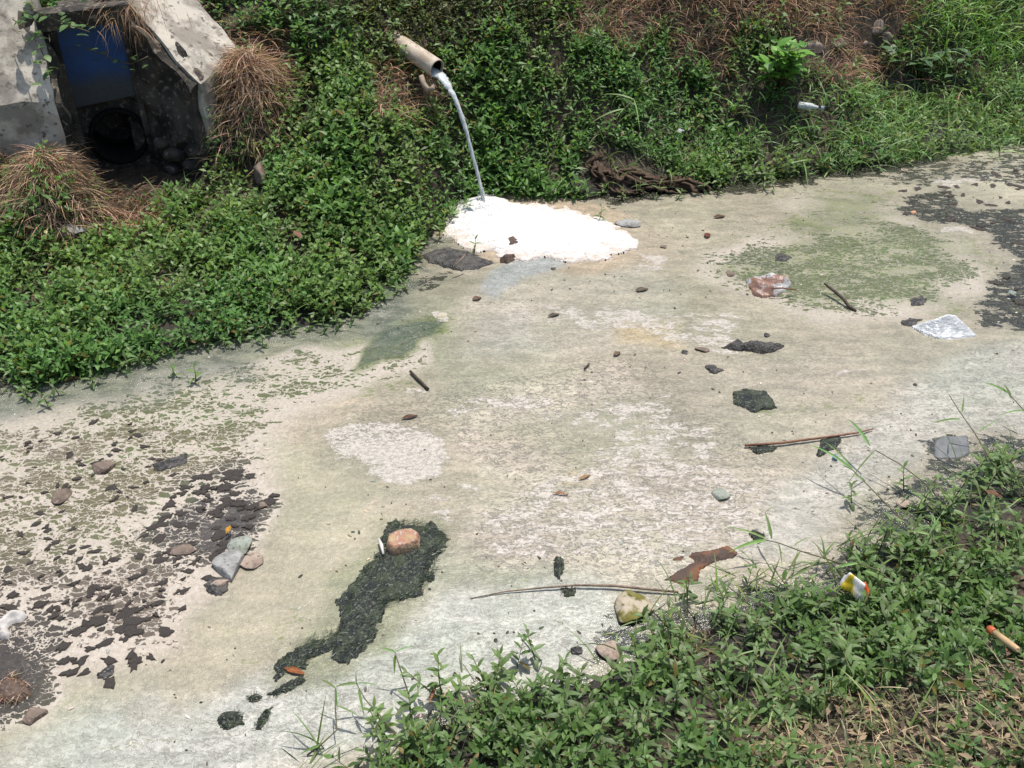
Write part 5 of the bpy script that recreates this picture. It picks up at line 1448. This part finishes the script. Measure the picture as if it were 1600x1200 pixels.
# broken brick in the algae mat
t = NT('broken_brick'); v = t.coord(); n1 = t.noise(v, 25., 5., .6); n2 = t.noise(v, 80., 3.)
c = t.mix(t.step(n1, .38, .62), (.36, .185, .125), (.40, .29, .16)); c = t.mix(t.step(n2, .56, .66), c, (.42, .36, .30))
b = t.bsdf(Base__Color=c, Roughness=.8, Normal=t.bump(t.math('ADD', n1, n2), .7, .01)); M_BRICK = t.end(b.outputs[0])
o = patch('brick_piece', [(603, 863), (606, 848), (622, 840), (645, 838), (658, 845), (657, 860), (640, 867), (615, 873)], lambda X, Y, sd: .016 + .030 * sstep(0, .012, sd) + .010 * fbm(X * 30, Y * 30, 3, 2) + .02 * (Y - Y.mean()), M_BRICK, .004, 0, .004)
tag(o, 'broken orange brick piece resting on the long algae mat', 'brick')
tube_mesh('white_streak', [Vector(W(a, b_, .02)) - o.location for a, b_ in ((592, 842), (596, 852), (599, 866))], [.004, .007, .004], M_WHITE, 8, o)

# dark crust flakes on the scum: the largest singly, joined to the water they float on
variants = []
for k in range(12):
    bm = bmesh.new(); n = 13
    r_ = [.5 + .85 * random.random() for _ in range(n)]
    rim = [bm.verts.new((r_[i] * math.cos(2 * math.pi * i / n) * 1.45, r_[i] * math.sin(2 * math.pi * i / n) * .8, 0)) for i in range(n)]
    top = [bm.verts.new((v_.co.x * .82, v_.co.y * .82, .85 + .3 * random.random())) for v_ in rim]
    cc = bm.verts.new((0, 0, 1.25))
    for i in range(n):
        j = (i + 1) % n
        bm.faces.new((rim[i], rim[j], top[j], top[i])); bm.faces.new((top[i], top[j], cc))
    me = bpy.data.meshes.new('crust_flake'); bm.to_mesh(me); bm.free()
    me.materials.append(bpy.data.materials['brown_crust'] if 'brown_crust' in bpy.data.materials else mat_basic('brown_crust', (.115, .10, .09), (.18, .155, .135), 26, .75, .9, .2, 5, c3=(.28, .25, .21), dist=.02))
    variants.append(me)
flk = []
for pts, n, rr in (([(210, 860), (290, 745), (370, 720), (435, 780), (400, 830), (330, 905), (250, 880)], 90, (.010, .022)),
                   ([(0, 860), (200, 850), (340, 905), (270, 1000), (150, 960), (0, 980)], 70, (.008, .018)),
                   ([(100, 960), (200, 940), (280, 1000), (250, 1040), (130, 1090), (80, 1040)], 30, (.012, .028)),
                   ([(0, 680), (160, 650), (330, 700), (300, 760), (100, 850), (0, 850)], 60, (.007, .015)),
                   ([(1390, 330), (1400, 300), (1600, 250), (1600, 500), (1530, 500), (1570, 400), (1540, 370)], 40, (.012, .03))):
    P = np.array(pw(pts)); c_ = 0
    while c_ < n:
        x_, y_ = random.uniform(P[:, 0].min(), P[:, 0].max()), random.uniform(P[:, 1].min(), P[:, 1].max())
        if poly_sd(np.array([x_]), np.array([y_]), P)[0] > 0: continue
        c_ += 1
        r_ = random.uniform(*rr)
        o = bpy.data.objects.new('crust_flake', variants[random.randrange(12)]); COL.objects.link(o)
        o.parent = water; o.location = (x_, y_, .001); o.scale = (r_, r_, random.uniform(.002, .005)); o.rotation_euler = (0, 0, math.radians(27) + random.gauss(0, .6))

# crumbs and shreds too small to name, strewn over the film
def crumbs(name, label, n, r0, r1, c, zmax=.004):
    x, y = rng.uniform(-3.2, 3.4, n * 3), rng.uniform(1.6, 6.6, n * 3)
    k = (line_d(x, y, FAR_LINE) < -.05) & (-line_d(x, y, NEAR_LINE) < -.03) & (vnoise(x * 2.5, y * 2.5, 5) + .35 * rng.random(n * 3) > .62)
    x, y = x[k][:n], y[k][:n]; m = len(x)
    B = Bat()
    r = rng.uniform(r0, r1, m) * rng.uniform(.5, 1.3, m); a0 = rng.uniform(0, 6.28, m); h = rng.uniform(.4, 1, m) * zmax
    vs = []
    for j in range(6):
        a_ = a0 + j * 1.0472; q = rng.uniform(.5, 1.2, m) * r
        el_ = np.cos(a_ - a0) * q * 1.6; sh_ = np.sin(a_ - a0) * q * .8
        vs.append(np.stack([x + el_ * np.cos(a0) - sh_ * np.sin(a0), y + el_ * np.sin(a0) + sh_ * np.cos(a0), np.full(m, .002)], -1))
    vs.append(np.stack([x, y, .004 + h], -1))
    b_ = (np.arange(m) * 7)[:, None, None]
    T = np.array([[j, (j + 1) % 6, 6] for j in range(6)])[None] + b_
    B.add(np.stack(vs, 1), T.reshape(-1, 3), None, np.repeat(jit(m, c, .35), 7, 0))
    tag(link_mesh(name, B.mesh(name, M_STRAW)), label, 'debris', kind='stuff')
crumbs('brown_crumbs', 'tiny brown crumbs of dead leaf and mud strewn over the scum', 420, .002, .006, (.13, .10, .075))
crumbs('pale_crumbs', 'tiny cream crumbs of dried foam strewn over the scum', 420, .002, .007, (.50, .46, .40))
crumbs('dark_shreds', 'tiny black green shreds of algae strewn over the scum', 260, .002, .007, (.045, .055, .04))
# ------------------------------------------------------------ single plants: sprouts in the water, grass runners, bush, broad leaves, vines
def leaf_mesh(name, L, Wd, droop=.25, fold=.3, n=6):
    bm = bmesh.new(); rows = []
    for i in range(n + 1):
        t_ = i / n; w_ = Wd * (math.sin(math.pi * min(1, .06 + .94 * t_ ** .85)) ** .9 if i < n else .02)
        x_ = L * t_; z_ = -droop * L * t_ * t_
        rows.append([bm.verts.new((x_, s * w_, z_ + fold * w_ * abs(s))) for s in (-1, 0, 1)])
    for a, b_ in zip(rows, rows[1:]):
        for j in range(2): bm.faces.new((a[j], b_[j], b_[j + 1], a[j + 1]))
    for f in bm.faces: f.smooth = True
    me = bpy.data.meshes.new(name); bm.to_mesh(me); bm.free()
    return me
def tinted(me, mat, c):
    a = me.attributes.new('tint', 'FLOAT_COLOR', 'POINT'); a.data.foreach_set('color', np.tile(np.array([*c, 1.0], np.float32), len(me.vertices)))
    me.materials.clear(); me.materials.append(mat); return me
LEAVES = [tinted(leaf_mesh('leaf', .052, .0088, d, f), M_WEED, c) for d, f, c in ((.10, .25, (.18, .28, .10)), (.3, .3, (.15, .25, .09)), (.5, .15, (.12, .18, .07)), (.2, .4, (.19, .30, .10)))]
STEM = tinted(tube_mesh('stem', [(0, 0, 0), (.004, 0, .5), (0, 0, 1)], [.0024, .002, .0013], M_WEED, 6).data, M_WEED, (.20, .22, .09))
for o in [o for o in bpy.data.objects if o.name.startswith('stem') and o.parent is None and 'kind' not in o]: bpy.data.objects.remove(o)

def part_of(parent, name, me, mtx):
    o = bpy.data.objects.new(name, me); COL.objects.link(o); o.parent = parent; o.matrix_local = mtx; return o

def basis(d, up=Vector((0, 0, 1))):
    d = d.normalized(); s = up.cross(d)
    if s.length < .02: s = Vector((0, 1, 0)).cross(d)
    s.normalize(); u = d.cross(s)
    return Matrix((d, s, u)).transposed()

def sprout(name, label, p, h=.10, pairs=4, size=1.0, lean=(0, 0), group=None, cat='plant', leafset=LEAVES):
    r = empty(name, p, label, cat, group)
    a = Vector((lean[0], lean[1], 1)).normalized()
    up = a.to_track_quat('Z', 'Y').to_matrix()
    part_of(r, 'stem', STEM, (up @ Matrix.Diagonal((1, 1, h))).to_4x4())
    phi = random.uniform(0, 6.28)
    for k in range(pairs):
        t_ = min(1.0, (k + .7) / (pairs - .3))
        for s in (0, math.pi):
            an = phi + k * 1.57 + s + random.gauss(0, .2); el = .05 + .8 * t_ ** 1.6 + random.gauss(0, .18)
            d = up @ Vector((math.cos(an) * math.cos(el), math.sin(an) * math.cos(el), math.sin(el)))
            sc = size * (1 - .35 * max(0, t_ - .6) / .4) * random.uniform(.75, 1.15)
            part_of(r, 'leaf', random.choice(leafset), Matrix.Translation(a * h * t_) @ (basis(d) * sc).to_4x4())
    return r

edge_pts = [(378, 528), (410, 532), (276, 583), (306, 590), (188, 575), (200, 572), (240, 560), (145, 596), (92, 610), (75, 628), (42, 618), (160, 570), (620, 452), (605, 462), (636, 448), (548, 500), (530, 505), (508, 512)]
ORD = 'first second third fourth fifth sixth seventh eighth ninth tenth eleventh twelfth thirteenth fourteenth fifteenth sixteenth seventeenth eighteenth nineteenth'.split()
edge_pts.sort()
for k, (px, py) in enumerate(edge_pts):
    sprout('water_sprout', '%s small sprout from the left standing in the water along the left bank' % ORD[k], W(px, py + 6, 0), random.uniform(.05, .09), 3, random.uniform(.8, 1.0), (random.gauss(0, .2), random.gauss(-.1, .15)), 'sprouts along the left waterline')
for k, (px, py) in enumerate(sorted([(940, 300), (972, 308), (1025, 304), (1060, 306), (1000, 300), (905, 300), (1120, 300), (1195, 292), (1210, 296), (1100, 296)])):
    sprout('rag_sprout', '%s small sprout from the left in the wet edge below the brown rag' % ORD[k], W(px, py + 4, 0), random.uniform(.05, .10), 3, .95, (random.gauss(0, .25), random.gauss(-.1, .2)), 'sprouts by the brown rag')
for px, py, lab in ((741, 388, 'single sprout between the black mud bank and the foam'), (728, 330, 'single sprout at the left rim of the foam under the jet'), (686, 366, 'sprout on the muddy edge left of the foam'), (937, 338, 'tiny sprout on the upper rim of the foam')):
    sprout('foam_sprout', lab, W(px, py + 5, .01), .08, 3, .9, (.1, -.1))
sprout('bent_sprout', 'tall sprout with bent brown base on the grey scum at bottom centre', W(838, 1036, 0), .15, 5, .85, (-.22, .12))
sprout('scum_sprout', 'bushy sprout left of the bent one at the edge of the bottom weeds', W(788, 1062, 0), .12, 5, 1.0, (-.1, .05))
sprout('bark_sprout', 'bright leafy sprout just below the rotten bark', W(1074, 936, 0), .10, 4, 1.05, (0, 0))
sprout('reed_sprout', 'dark round leaved sprout on the scum left of the right weeds', W(1412, 765, 0), .11, 4, .9, (-.2, .1))
sprout('yellow_sprout', 'sprout with a yellow tip among the grass runners at right', W(1330, 790, 0), .10, 4, .8, (-.15, .1))
# larger weeds standing up along the near bank, one by one
MARKS = [(1074, 930, 'the rotten bark'), (984, 955, 'the mossed cobble'), (1336, 915, 'the snack wrapper'), (1548, 1035, 'the orange tube'), (676, 1085, 'the orange dead blade'),
         (1411, 789, 'the pale round pebble'), (745, 1120, 'the dead straw clump'), (1552, 771, 'the brown leaf in the right weeds'), (570, 1160, 'the jointed grass stalks'), (1181, 967, 'the pale pink leaf'),
         (1285, 1110, 'the pale yellow stalk'), (1490, 700, 'the slate grey patch'), (820, 1040, 'the bent sprout'), (1075, 1030, 'the brown dead tuft'), (952, 1018, 'the flat grey stone'), (1590, 995, 'the wide dry leaf')]
NPa = np.array([(520, 1190), (640, 1110), (700, 1085), (820, 1075), (950, 1050), (1060, 990), (1180, 930), (1300, 930), (1420, 800), (1520, 730), (1600, 690), (1600, 1020), (1400, 1060), (1200, 1150), (1000, 1190)], float)
seen = set()
for _ in range(700):
    px, py = random.uniform(500, 1600), random.uniform(690, 1195)
    hgt_, lean_ = random.uniform(.10, .19), random.gauss(0, .28)
    if poly_sd(np.array([px]), np.array([py]), NPa)[0] > 0: continue
    mk = min(MARKS, key=lambda q: (q[0] - px) ** 2 + (q[1] - py) ** 2)
    side = 'left of' if px < mk[0] - 45 else 'right of' if px > mk[0] + 45 else 'above' if py < mk[1] else 'below'
    lab = '%s weed %s, growing %s %s' % ('tall' if hgt_ > .15 else 'short', 'leaning left' if lean_ < -.14 else 'leaning right' if lean_ > .14 else 'standing upright', side, mk[2])
    if lab in seen: continue
    seen.add(lab)
    p = ground_at(px, py)
    sprout('bank_plant', lab, Vector((p.x, p.y, max(p.z, 0) - .005)), hgt_, random.choice((5, 6, 6)), random.uniform(.85, 1.2), (lean_, random.gauss(0, .15)), 'single weeds on the near bank')
# grass runners: jointed stems with long blades
def blade_between(root, a, b_, w, c, sag=.15, name='blade'):
    v_ = b_ - a; L = v_.length; n = 7
    d = v_.normalized(); s = d.cross(Vector((0, 0, 1)))
    s = s.normalized() if s.length > .05 else Vector((1, 0, 0)); u = s.cross(d)
    # broad side roughly up and towards the viewer's bank
    s = (s * .8 + u * .45).normalized(); u = s.cross(d)
    bm = bmesh.new(); rows = []
    for i in range(n + 1):
        t_ = i / n; w_ = w * min(1, .35 + 3 * t_) * (1 - t_ ** 2.2) + .0004
        p = a + v_ * t_ + Vector((0, 0, sag * L * 4 * t_ * (1 - t_) * .5))
        rows.append([bm.verts.new(p + s * w_ * k + u * abs(k) * w_ * .3) for k in (-1, 0, 1)])
    for r0, r1 in zip(rows, rows[1:]):
        for j in range(2): bm.faces.new((r0[j], r1[j], r1[j + 1], r0[j + 1]))
    for f in bm.faces: f.smooth = True
    me = bpy.data.meshes.new(name); bm.to_mesh(me); bm.free(); tinted(me, M_GRASS, c)
    o = bpy.data.objects.new(name, me); COL.objects.link(o); o.parent = root
    return o
def runner(label, stem, leaves, r=.0028, sc=(.16, .15, .07), lc=(.18, .29, .09)):
    P = [W(*a) for a in stem]
    root = empty('grass_runner', P[0], label, 'grass stalk')
    o = tube_mesh('stalk', [p - P[0] for p in P], [r * (1 - .5 * i / len(P)) for i in range(len(P))], M_GRASS, 6, root); tinted(o.data, M_GRASS, sc)
    for a, b_, w in leaves:
        c = tuple(x_ * random.uniform(.8, 1.2) for x_ in lc)
        blade_between(root, W(*a) - P[0], W(*b_) - P[0], w, c)
runner('grass runner with a fork reaching left over the scum from the right weeds', [(1440, 850, .03), (1412, 815, .07), (1350, 752, .10), (1333, 735, .11), (1318, 727, .11)], [((1333, 735, .11), (1262, 694, .13), .0055), ((1333, 735, .11), (1288, 690, .13), .003), ((1352, 752, .1), (1330, 740, .11), .004)])
runner('grass runner crossing above the forked one and ending in a long leaf', [(1510, 830, .04), (1447, 756, .09), (1406, 725, .11), (1367, 703, .12)], [((1359, 697, .12), (1325, 655, .14), .0065), ((1367, 704, .12), (1322, 759, .03), .003)])
runner('tall grass stalk rising at the upper end of the right weeds', [(1570, 760, .06), (1544, 712, .12), (1522, 675, .16), (1500, 644, .19), (1483, 617, .22)], [((1503, 644, .19), (1506, 619, .21), .0035), ((1506, 619, .21), (1540, 632, .19), .004), ((1500, 655, .18), (1456, 662, .15), .0045), ((1530, 675, .16), (1565, 655, .18), .004)])
runner('low grass runner with long leaves over the rotten bark', [(1345, 890, .04), (1300, 876, .07), (1251, 861, .08), (1216, 848, .09), (1197, 844, .09)], [((1197, 844, .09), (1138, 863, .07), .0065), ((1206, 842, .09), (1195, 800, .13), .006), ((1195, 801, .13), (1213, 791, .13), .003), ((1197, 842, .09), (1131, 823, .10), .0035), ((1240, 853, .085), (1270, 838, .10), .004), ((1250, 862, .08), (1228, 900, .03), .0045), ((1216, 848, .09), (1222, 885, .04), .004)])
runner('grass runner tip entering from the right edge of the frame', [(1625, 665, .12), (1600, 641, .16), (1575, 614, .19)], [((1578, 616, .19), (1536, 598, .21), .0055), ((1580, 622, .19), (1568, 600, .22), .005), ((1600, 641, .16), (1560, 650, .15), .003)])
runner('leftmost jointed grass stalk at the bottom, leaning on the grey scum', [(480, 1180, .005), (500, 1165, .03), (526, 1141, .05), (524, 1105, .08), (524, 1075, .11)], [((524, 1075, .11), (500, 1061, .12), .0035), ((526, 1103, .08), (563, 1121, .06), .005), ((524, 1075, .11), (527, 1110, .06), .0035), ((500, 1165, .03), (470, 1178, .01), .004)])
runner('grass stalk with spread leaves second from the left at the bottom', [(640, 1170, .01), (618, 1148, .04), (598, 1123, .07), (570, 1092, .10), (557, 1068, .12)], [((557, 1068, .12), (524, 1073, .12), .0045), ((557, 1068, .12), (595, 1072, .12), .0045), ((560, 1078, .11), (569, 1120, .06), .005), ((557, 1068, .12), (556, 1048, .15), .002), ((598, 1123, .07), (585, 1145, .04), .004)])
runner('slender grass stalk with a forked top above the bottom weeds', [(640, 1095, .01), (637, 1080, .04), (625, 1044, .10), (617, 1019, .14)], [((617, 1019, .14), (650, 1009, .15), .0045), ((617, 1019, .14), (593, 1012, .15), .003), ((617, 1024, .13), (616, 1052, .08), .0045)])
runner('grass stalk arching over the snack wrapper', [(1440, 960, .05), (1402, 915, .12), (1370, 890, .14), (1340, 880, .15)], [((1402, 915, .12), (1360, 950, .10), .004), ((1370, 890, .14), (1400, 870, .16), .005), ((1340, 880, .15), (1300, 890, .13), .005), ((1345, 880, .15), (1333, 862, .17), .004)])
runner('grass stalk with wide blades near the right edge weeds', [(1500, 900, .06), (1470, 860, .13), (1452, 835, .16)], [((1470, 860, .13), (1520, 850, .14), .005), ((1452, 835, .16), (1420, 830, .15), .005), ((1452, 835, .16), (1470, 805, .19), .0045), ((1485, 880, .1), (1450, 890, .08), .004)])
runner('grass stalk left of the snack wrapper hanging over dark water', [(1300, 960, .03), (1275, 915, .10), (1262, 890, .13)], [((1262, 890, .13), (1232, 905, .10), .005), ((1262, 890, .13), (1290, 868, .15), .005), ((1275, 915, .1), (1310, 905, .11), .0045), ((1268, 900, .12), (1272, 940, .05), .005)])
runner('pale yellow stalk standing in the lower right weeds', [(1275, 1155, .05), (1282, 1110, .12), (1298, 1075, .16), (1297, 1062, .17)], [], .0025, (.24, .23, .09))
runner('grass blade bending into the water right of the brown rag', [(1290, 262, .03), (1270, 250, .10), (1255, 252, .10)], [((1255, 252, .10), (1262, 295, .01), .006), ((1270, 250, .10), (1220, 262, .07), .005), ((1275, 252, .1), (1330, 270, .05), .006)])
runner('grass blades drooping on the black water at upper right', [(1400, 225, .06), (1420, 215, .14), (1445, 222, .13)], [((1445, 222, .13), (1470, 250, .02), .006), ((1420, 215, .14), (1410, 250, .02), .006), ((1425, 216, .14), (1370, 240, .05), .005)])
runner('long grass blades reaching across the weeds left of the bush', [(960, 205, .30), (975, 170, .42), (990, 155, .46)], [((990, 155, .46), (940, 148, .46), .006), ((990, 155, .46), (1000, 205, .33), .007), ((985, 160, .44), (1060, 175, .42), .006), ((975, 170, .42), (920, 195, .34), .006)])

# leafy bush with pale green stalks on the far bank
BUSH_LEAF = [tinted(leaf_mesh('leaf', .105, .030, d, .2, 8), M_WEED, c) for d, c in ((.15, (.20, .42, .08)), (.3, (.15, .34, .07)), (.45, (.12, .28, .06)), (.1, (.24, .46, .10)))]
bp = ground_at(1212, 142)
bush = empty('leafy_bush', bp, 'leafy light green bush standing on the far bank below the rocks', 'bush')
for k in range(15):
    an = random.uniform(0, 6.28); rr = random.uniform(.0, .10)
    lean = Vector((math.cos(an) * (.10 + rr * 3.2), math.sin(an) * (.08 + rr * 1.6), 1)).normalized()
    h = random.uniform(.13, .34)
    bpos = Vector((math.cos(an) * rr, math.sin(an) * rr, 0))
    up = lean.to_track_quat('Z', 'Y').to_matrix()
    part_of(bush, 'stem', STEM, Matrix.Translation(bpos) @ (up @ Matrix.Diagonal((1.6, 1.6, h))).to_4x4())
    for q in range(7):
        t_ = .45 + .55 * q / 6; a2 = q * 2.4 + k; el = .1 + .75 * t_ * random.random()
        d = up @ Vector((math.cos(a2) * math.cos(el), math.sin(a2) * math.cos(el), math.sin(el)))
        part_of(bush, 'leaf', random.choice(BUSH_LEAF), Matrix.Translation(bpos + lean * h * t_) @ (basis(d) * random.uniform(.7, 1.15)).to_4x4())

# glossy broad leaves at right
M_GLOSS = mat_leaf('glossy_leaf', rough=.5, trans=.3)
BROAD = [tinted(leaf_mesh('leaf', .12, .042, d, .12, 8), M_GLOSS, c) for d, c in ((.2, (.09, .17, .075)), (.4, (.11, .20, .085)), (.1, (.075, .145, .065)))]
for (px, py, n, lab) in ((1440, 128, 22, 'glossy broad leaved plant at right between the weeds and tall grass'), (1490, 118, 12, 'second clump of glossy broad leaves beside the tall grass'), (1392, 112, 10, 'low broad leaved clump below the tan rocks')):
    p = ground_at(px, py)
    r = empty('broad_leaf_plant', p, lab, 'plant')
    for q in range(n):
        an = random.uniform(0, 6.28); el = random.uniform(.0, .8); off = Vector((random.gauss(0, .10), random.gauss(0, .07), random.uniform(.06, .17)))
        d = Vector((math.cos(an) * math.cos(el), math.sin(an) * math.cos(el), math.sin(el)))
        part_of(r, 'leaf', random.choice(BROAD), Matrix.Translation(off) @ (basis(d) * random.uniform(.5, .9)).to_4x4())
        part_of(r, 'stem', STEM, Matrix.Translation((off.x * .4, off.y * .4, 0)) @ (Vector((off.x * .6, off.y * .6, off.z)).to_track_quat('Z', 'Y').to_matrix() @ Matrix.Diagonal((1.2, 1.2, off.length))).to_4x4())

# trailing vines: left by the gate, and the clump right of the coping
VINE = [tinted(leaf_mesh('leaf', .062, .021, d, .15, 7), M_WEED, c) for d, c in ((.2, (.14, .25, .08)), (.4, (.11, .20, .07)), (.1, (.17, .28, .095)))]
def vine(label, pts, n, size=1.0, leafset=VINE, spread=.03, name='vine'):
    P = [Vector(p) for p in pts]
    r = empty(name, P[0], label, 'vine')
    o = tube_mesh('stem', [p - P[0] for p in P], .003, M_WEED, 6, r); tinted(o.data, M_WEED, (.14, .12, .06))
    for q in range(n):
        f = (q + random.random()) / n * (len(P) - 1); i = min(int(f), len(P) - 2)
        p = P[i].lerp(P[i + 1], f - i) - P[0]
        an = random.uniform(0, 6.28); el = random.uniform(-.3, .7)
        d = Vector((math.cos(an) * math.cos(el), math.sin(an) * math.cos(el) , math.sin(el)))
        part_of(r, 'leaf', random.choice(leafset), Matrix.Translation(p + Vector((random.gauss(0, spread), random.gauss(0, spread), random.gauss(0, spread * .6)))) @ (basis(d) * size * random.uniform(.6, 1.1)).to_4x4())
    return r
vine('thin vine hanging across the blue gate plate', [W(232, 88, .90), W(205, 100, .86), W(180, 95, .87), W(160, 84, .92), W(135, 75, .96)], 12, .7)
vine('leafy creeper over the top of the left wing wall', [W(140, 50, 1.16), W(110, 40, 1.16), W(85, 30, 1.17), (W(60, 20, 1.17)), W(30, 10, 1.15)], 26, .9)
vine('creeper trailing across the pale left coping', [W(20, 30, 1.14), W(45, 50, 1.10), W(60, 70, 1.06), W(75, 100, .98), W(80, 130, .9)], 20, .9)
vine('dense leaves above the drain outlet at the top edge', [W(30, -30, 1.3), W(80, -25, 1.32), W(130, -20, 1.32), W(180, -30, 1.32), W(220, -50, 1.34)], 60, 1.1, spread=.06)
for k, (px, py) in enumerate(((470, 25), (500, 60), (445, 45), (520, 25), (480, 85), (540, 60), (430, 10))):
    p = ground_at(px, py)
    vine(['clump of broad leaved creeper, topmost right of the pale coping slab', 'broad leaved creeper clump above the white pipe root on its left', 'creeper clump touching the straw beside the coping slab', 'creeper clump at the top edge left of the olive foliage', 'lowest clump of broad leaved creeper over the straw hummock', 'creeper clump nearest the olive foliage', 'creeper clump at the top beside the coping slab'][k],
         [p + Vector((-.10, 0, .04)), p + Vector((-.03, .02, .10)), p + Vector((.04, -.02, .12)), p + Vector((.12, -.04, .06))], 24, .85, spread=.05)
# straw wisps hanging over the pipe root and the gate top
def wisps(label, p, n, L, c, spread, az=None, el=(-.6, .8), name='straw_tuft'):
    B = Bat(); m = n
    P = np.stack([rng.normal(0, spread, m), rng.normal(0, spread, m), rng.normal(0, spread * .5, m)], -1)
    add_blades(B, P, rng.uniform(0, 6.28, m) if az is None else az + rng.normal(0, .6, m), rng.uniform(*el, m), L * rng.uniform(.5, 1.2, m), .0018 * rng.uniform(.7, 1.3, m), rng.uniform(.5, 2.6, m), jit(m, c, .35), 5, rng.normal(0, .9, m))
    o = link_mesh(name, B.mesh(name, M_STRAW)); o.location = p
    return tag(o, label, 'straw', kind='stuff')
wisps('dry roots and straw hanging over the root of the cream pipe', MOUTH - PDIR * .40 + Vector((-.01, 0, .045)), 110, .13, (.40, .27, .17), .035, az=-2.2, el=(-.9, .4))
wisps('dry straw hanging over the top of the blue gate', W(205, 15, 1.16), 150, .20, (.34, .21, .13), .09, az=-1.3, el=(-.6, .6))
wisps('dead straw clump in the green weeds at bottom centre', ground_at(745, 1120) + Vector((0, 0, .04)), 120, .10, (.34, .28, .19), .05)
wisps('brown dead tuft in the near weeds below the mossed cobble', ground_at(1075, 1030) + Vector((0, 0, .03)), 140, .08, (.24, .15, .09), .05)
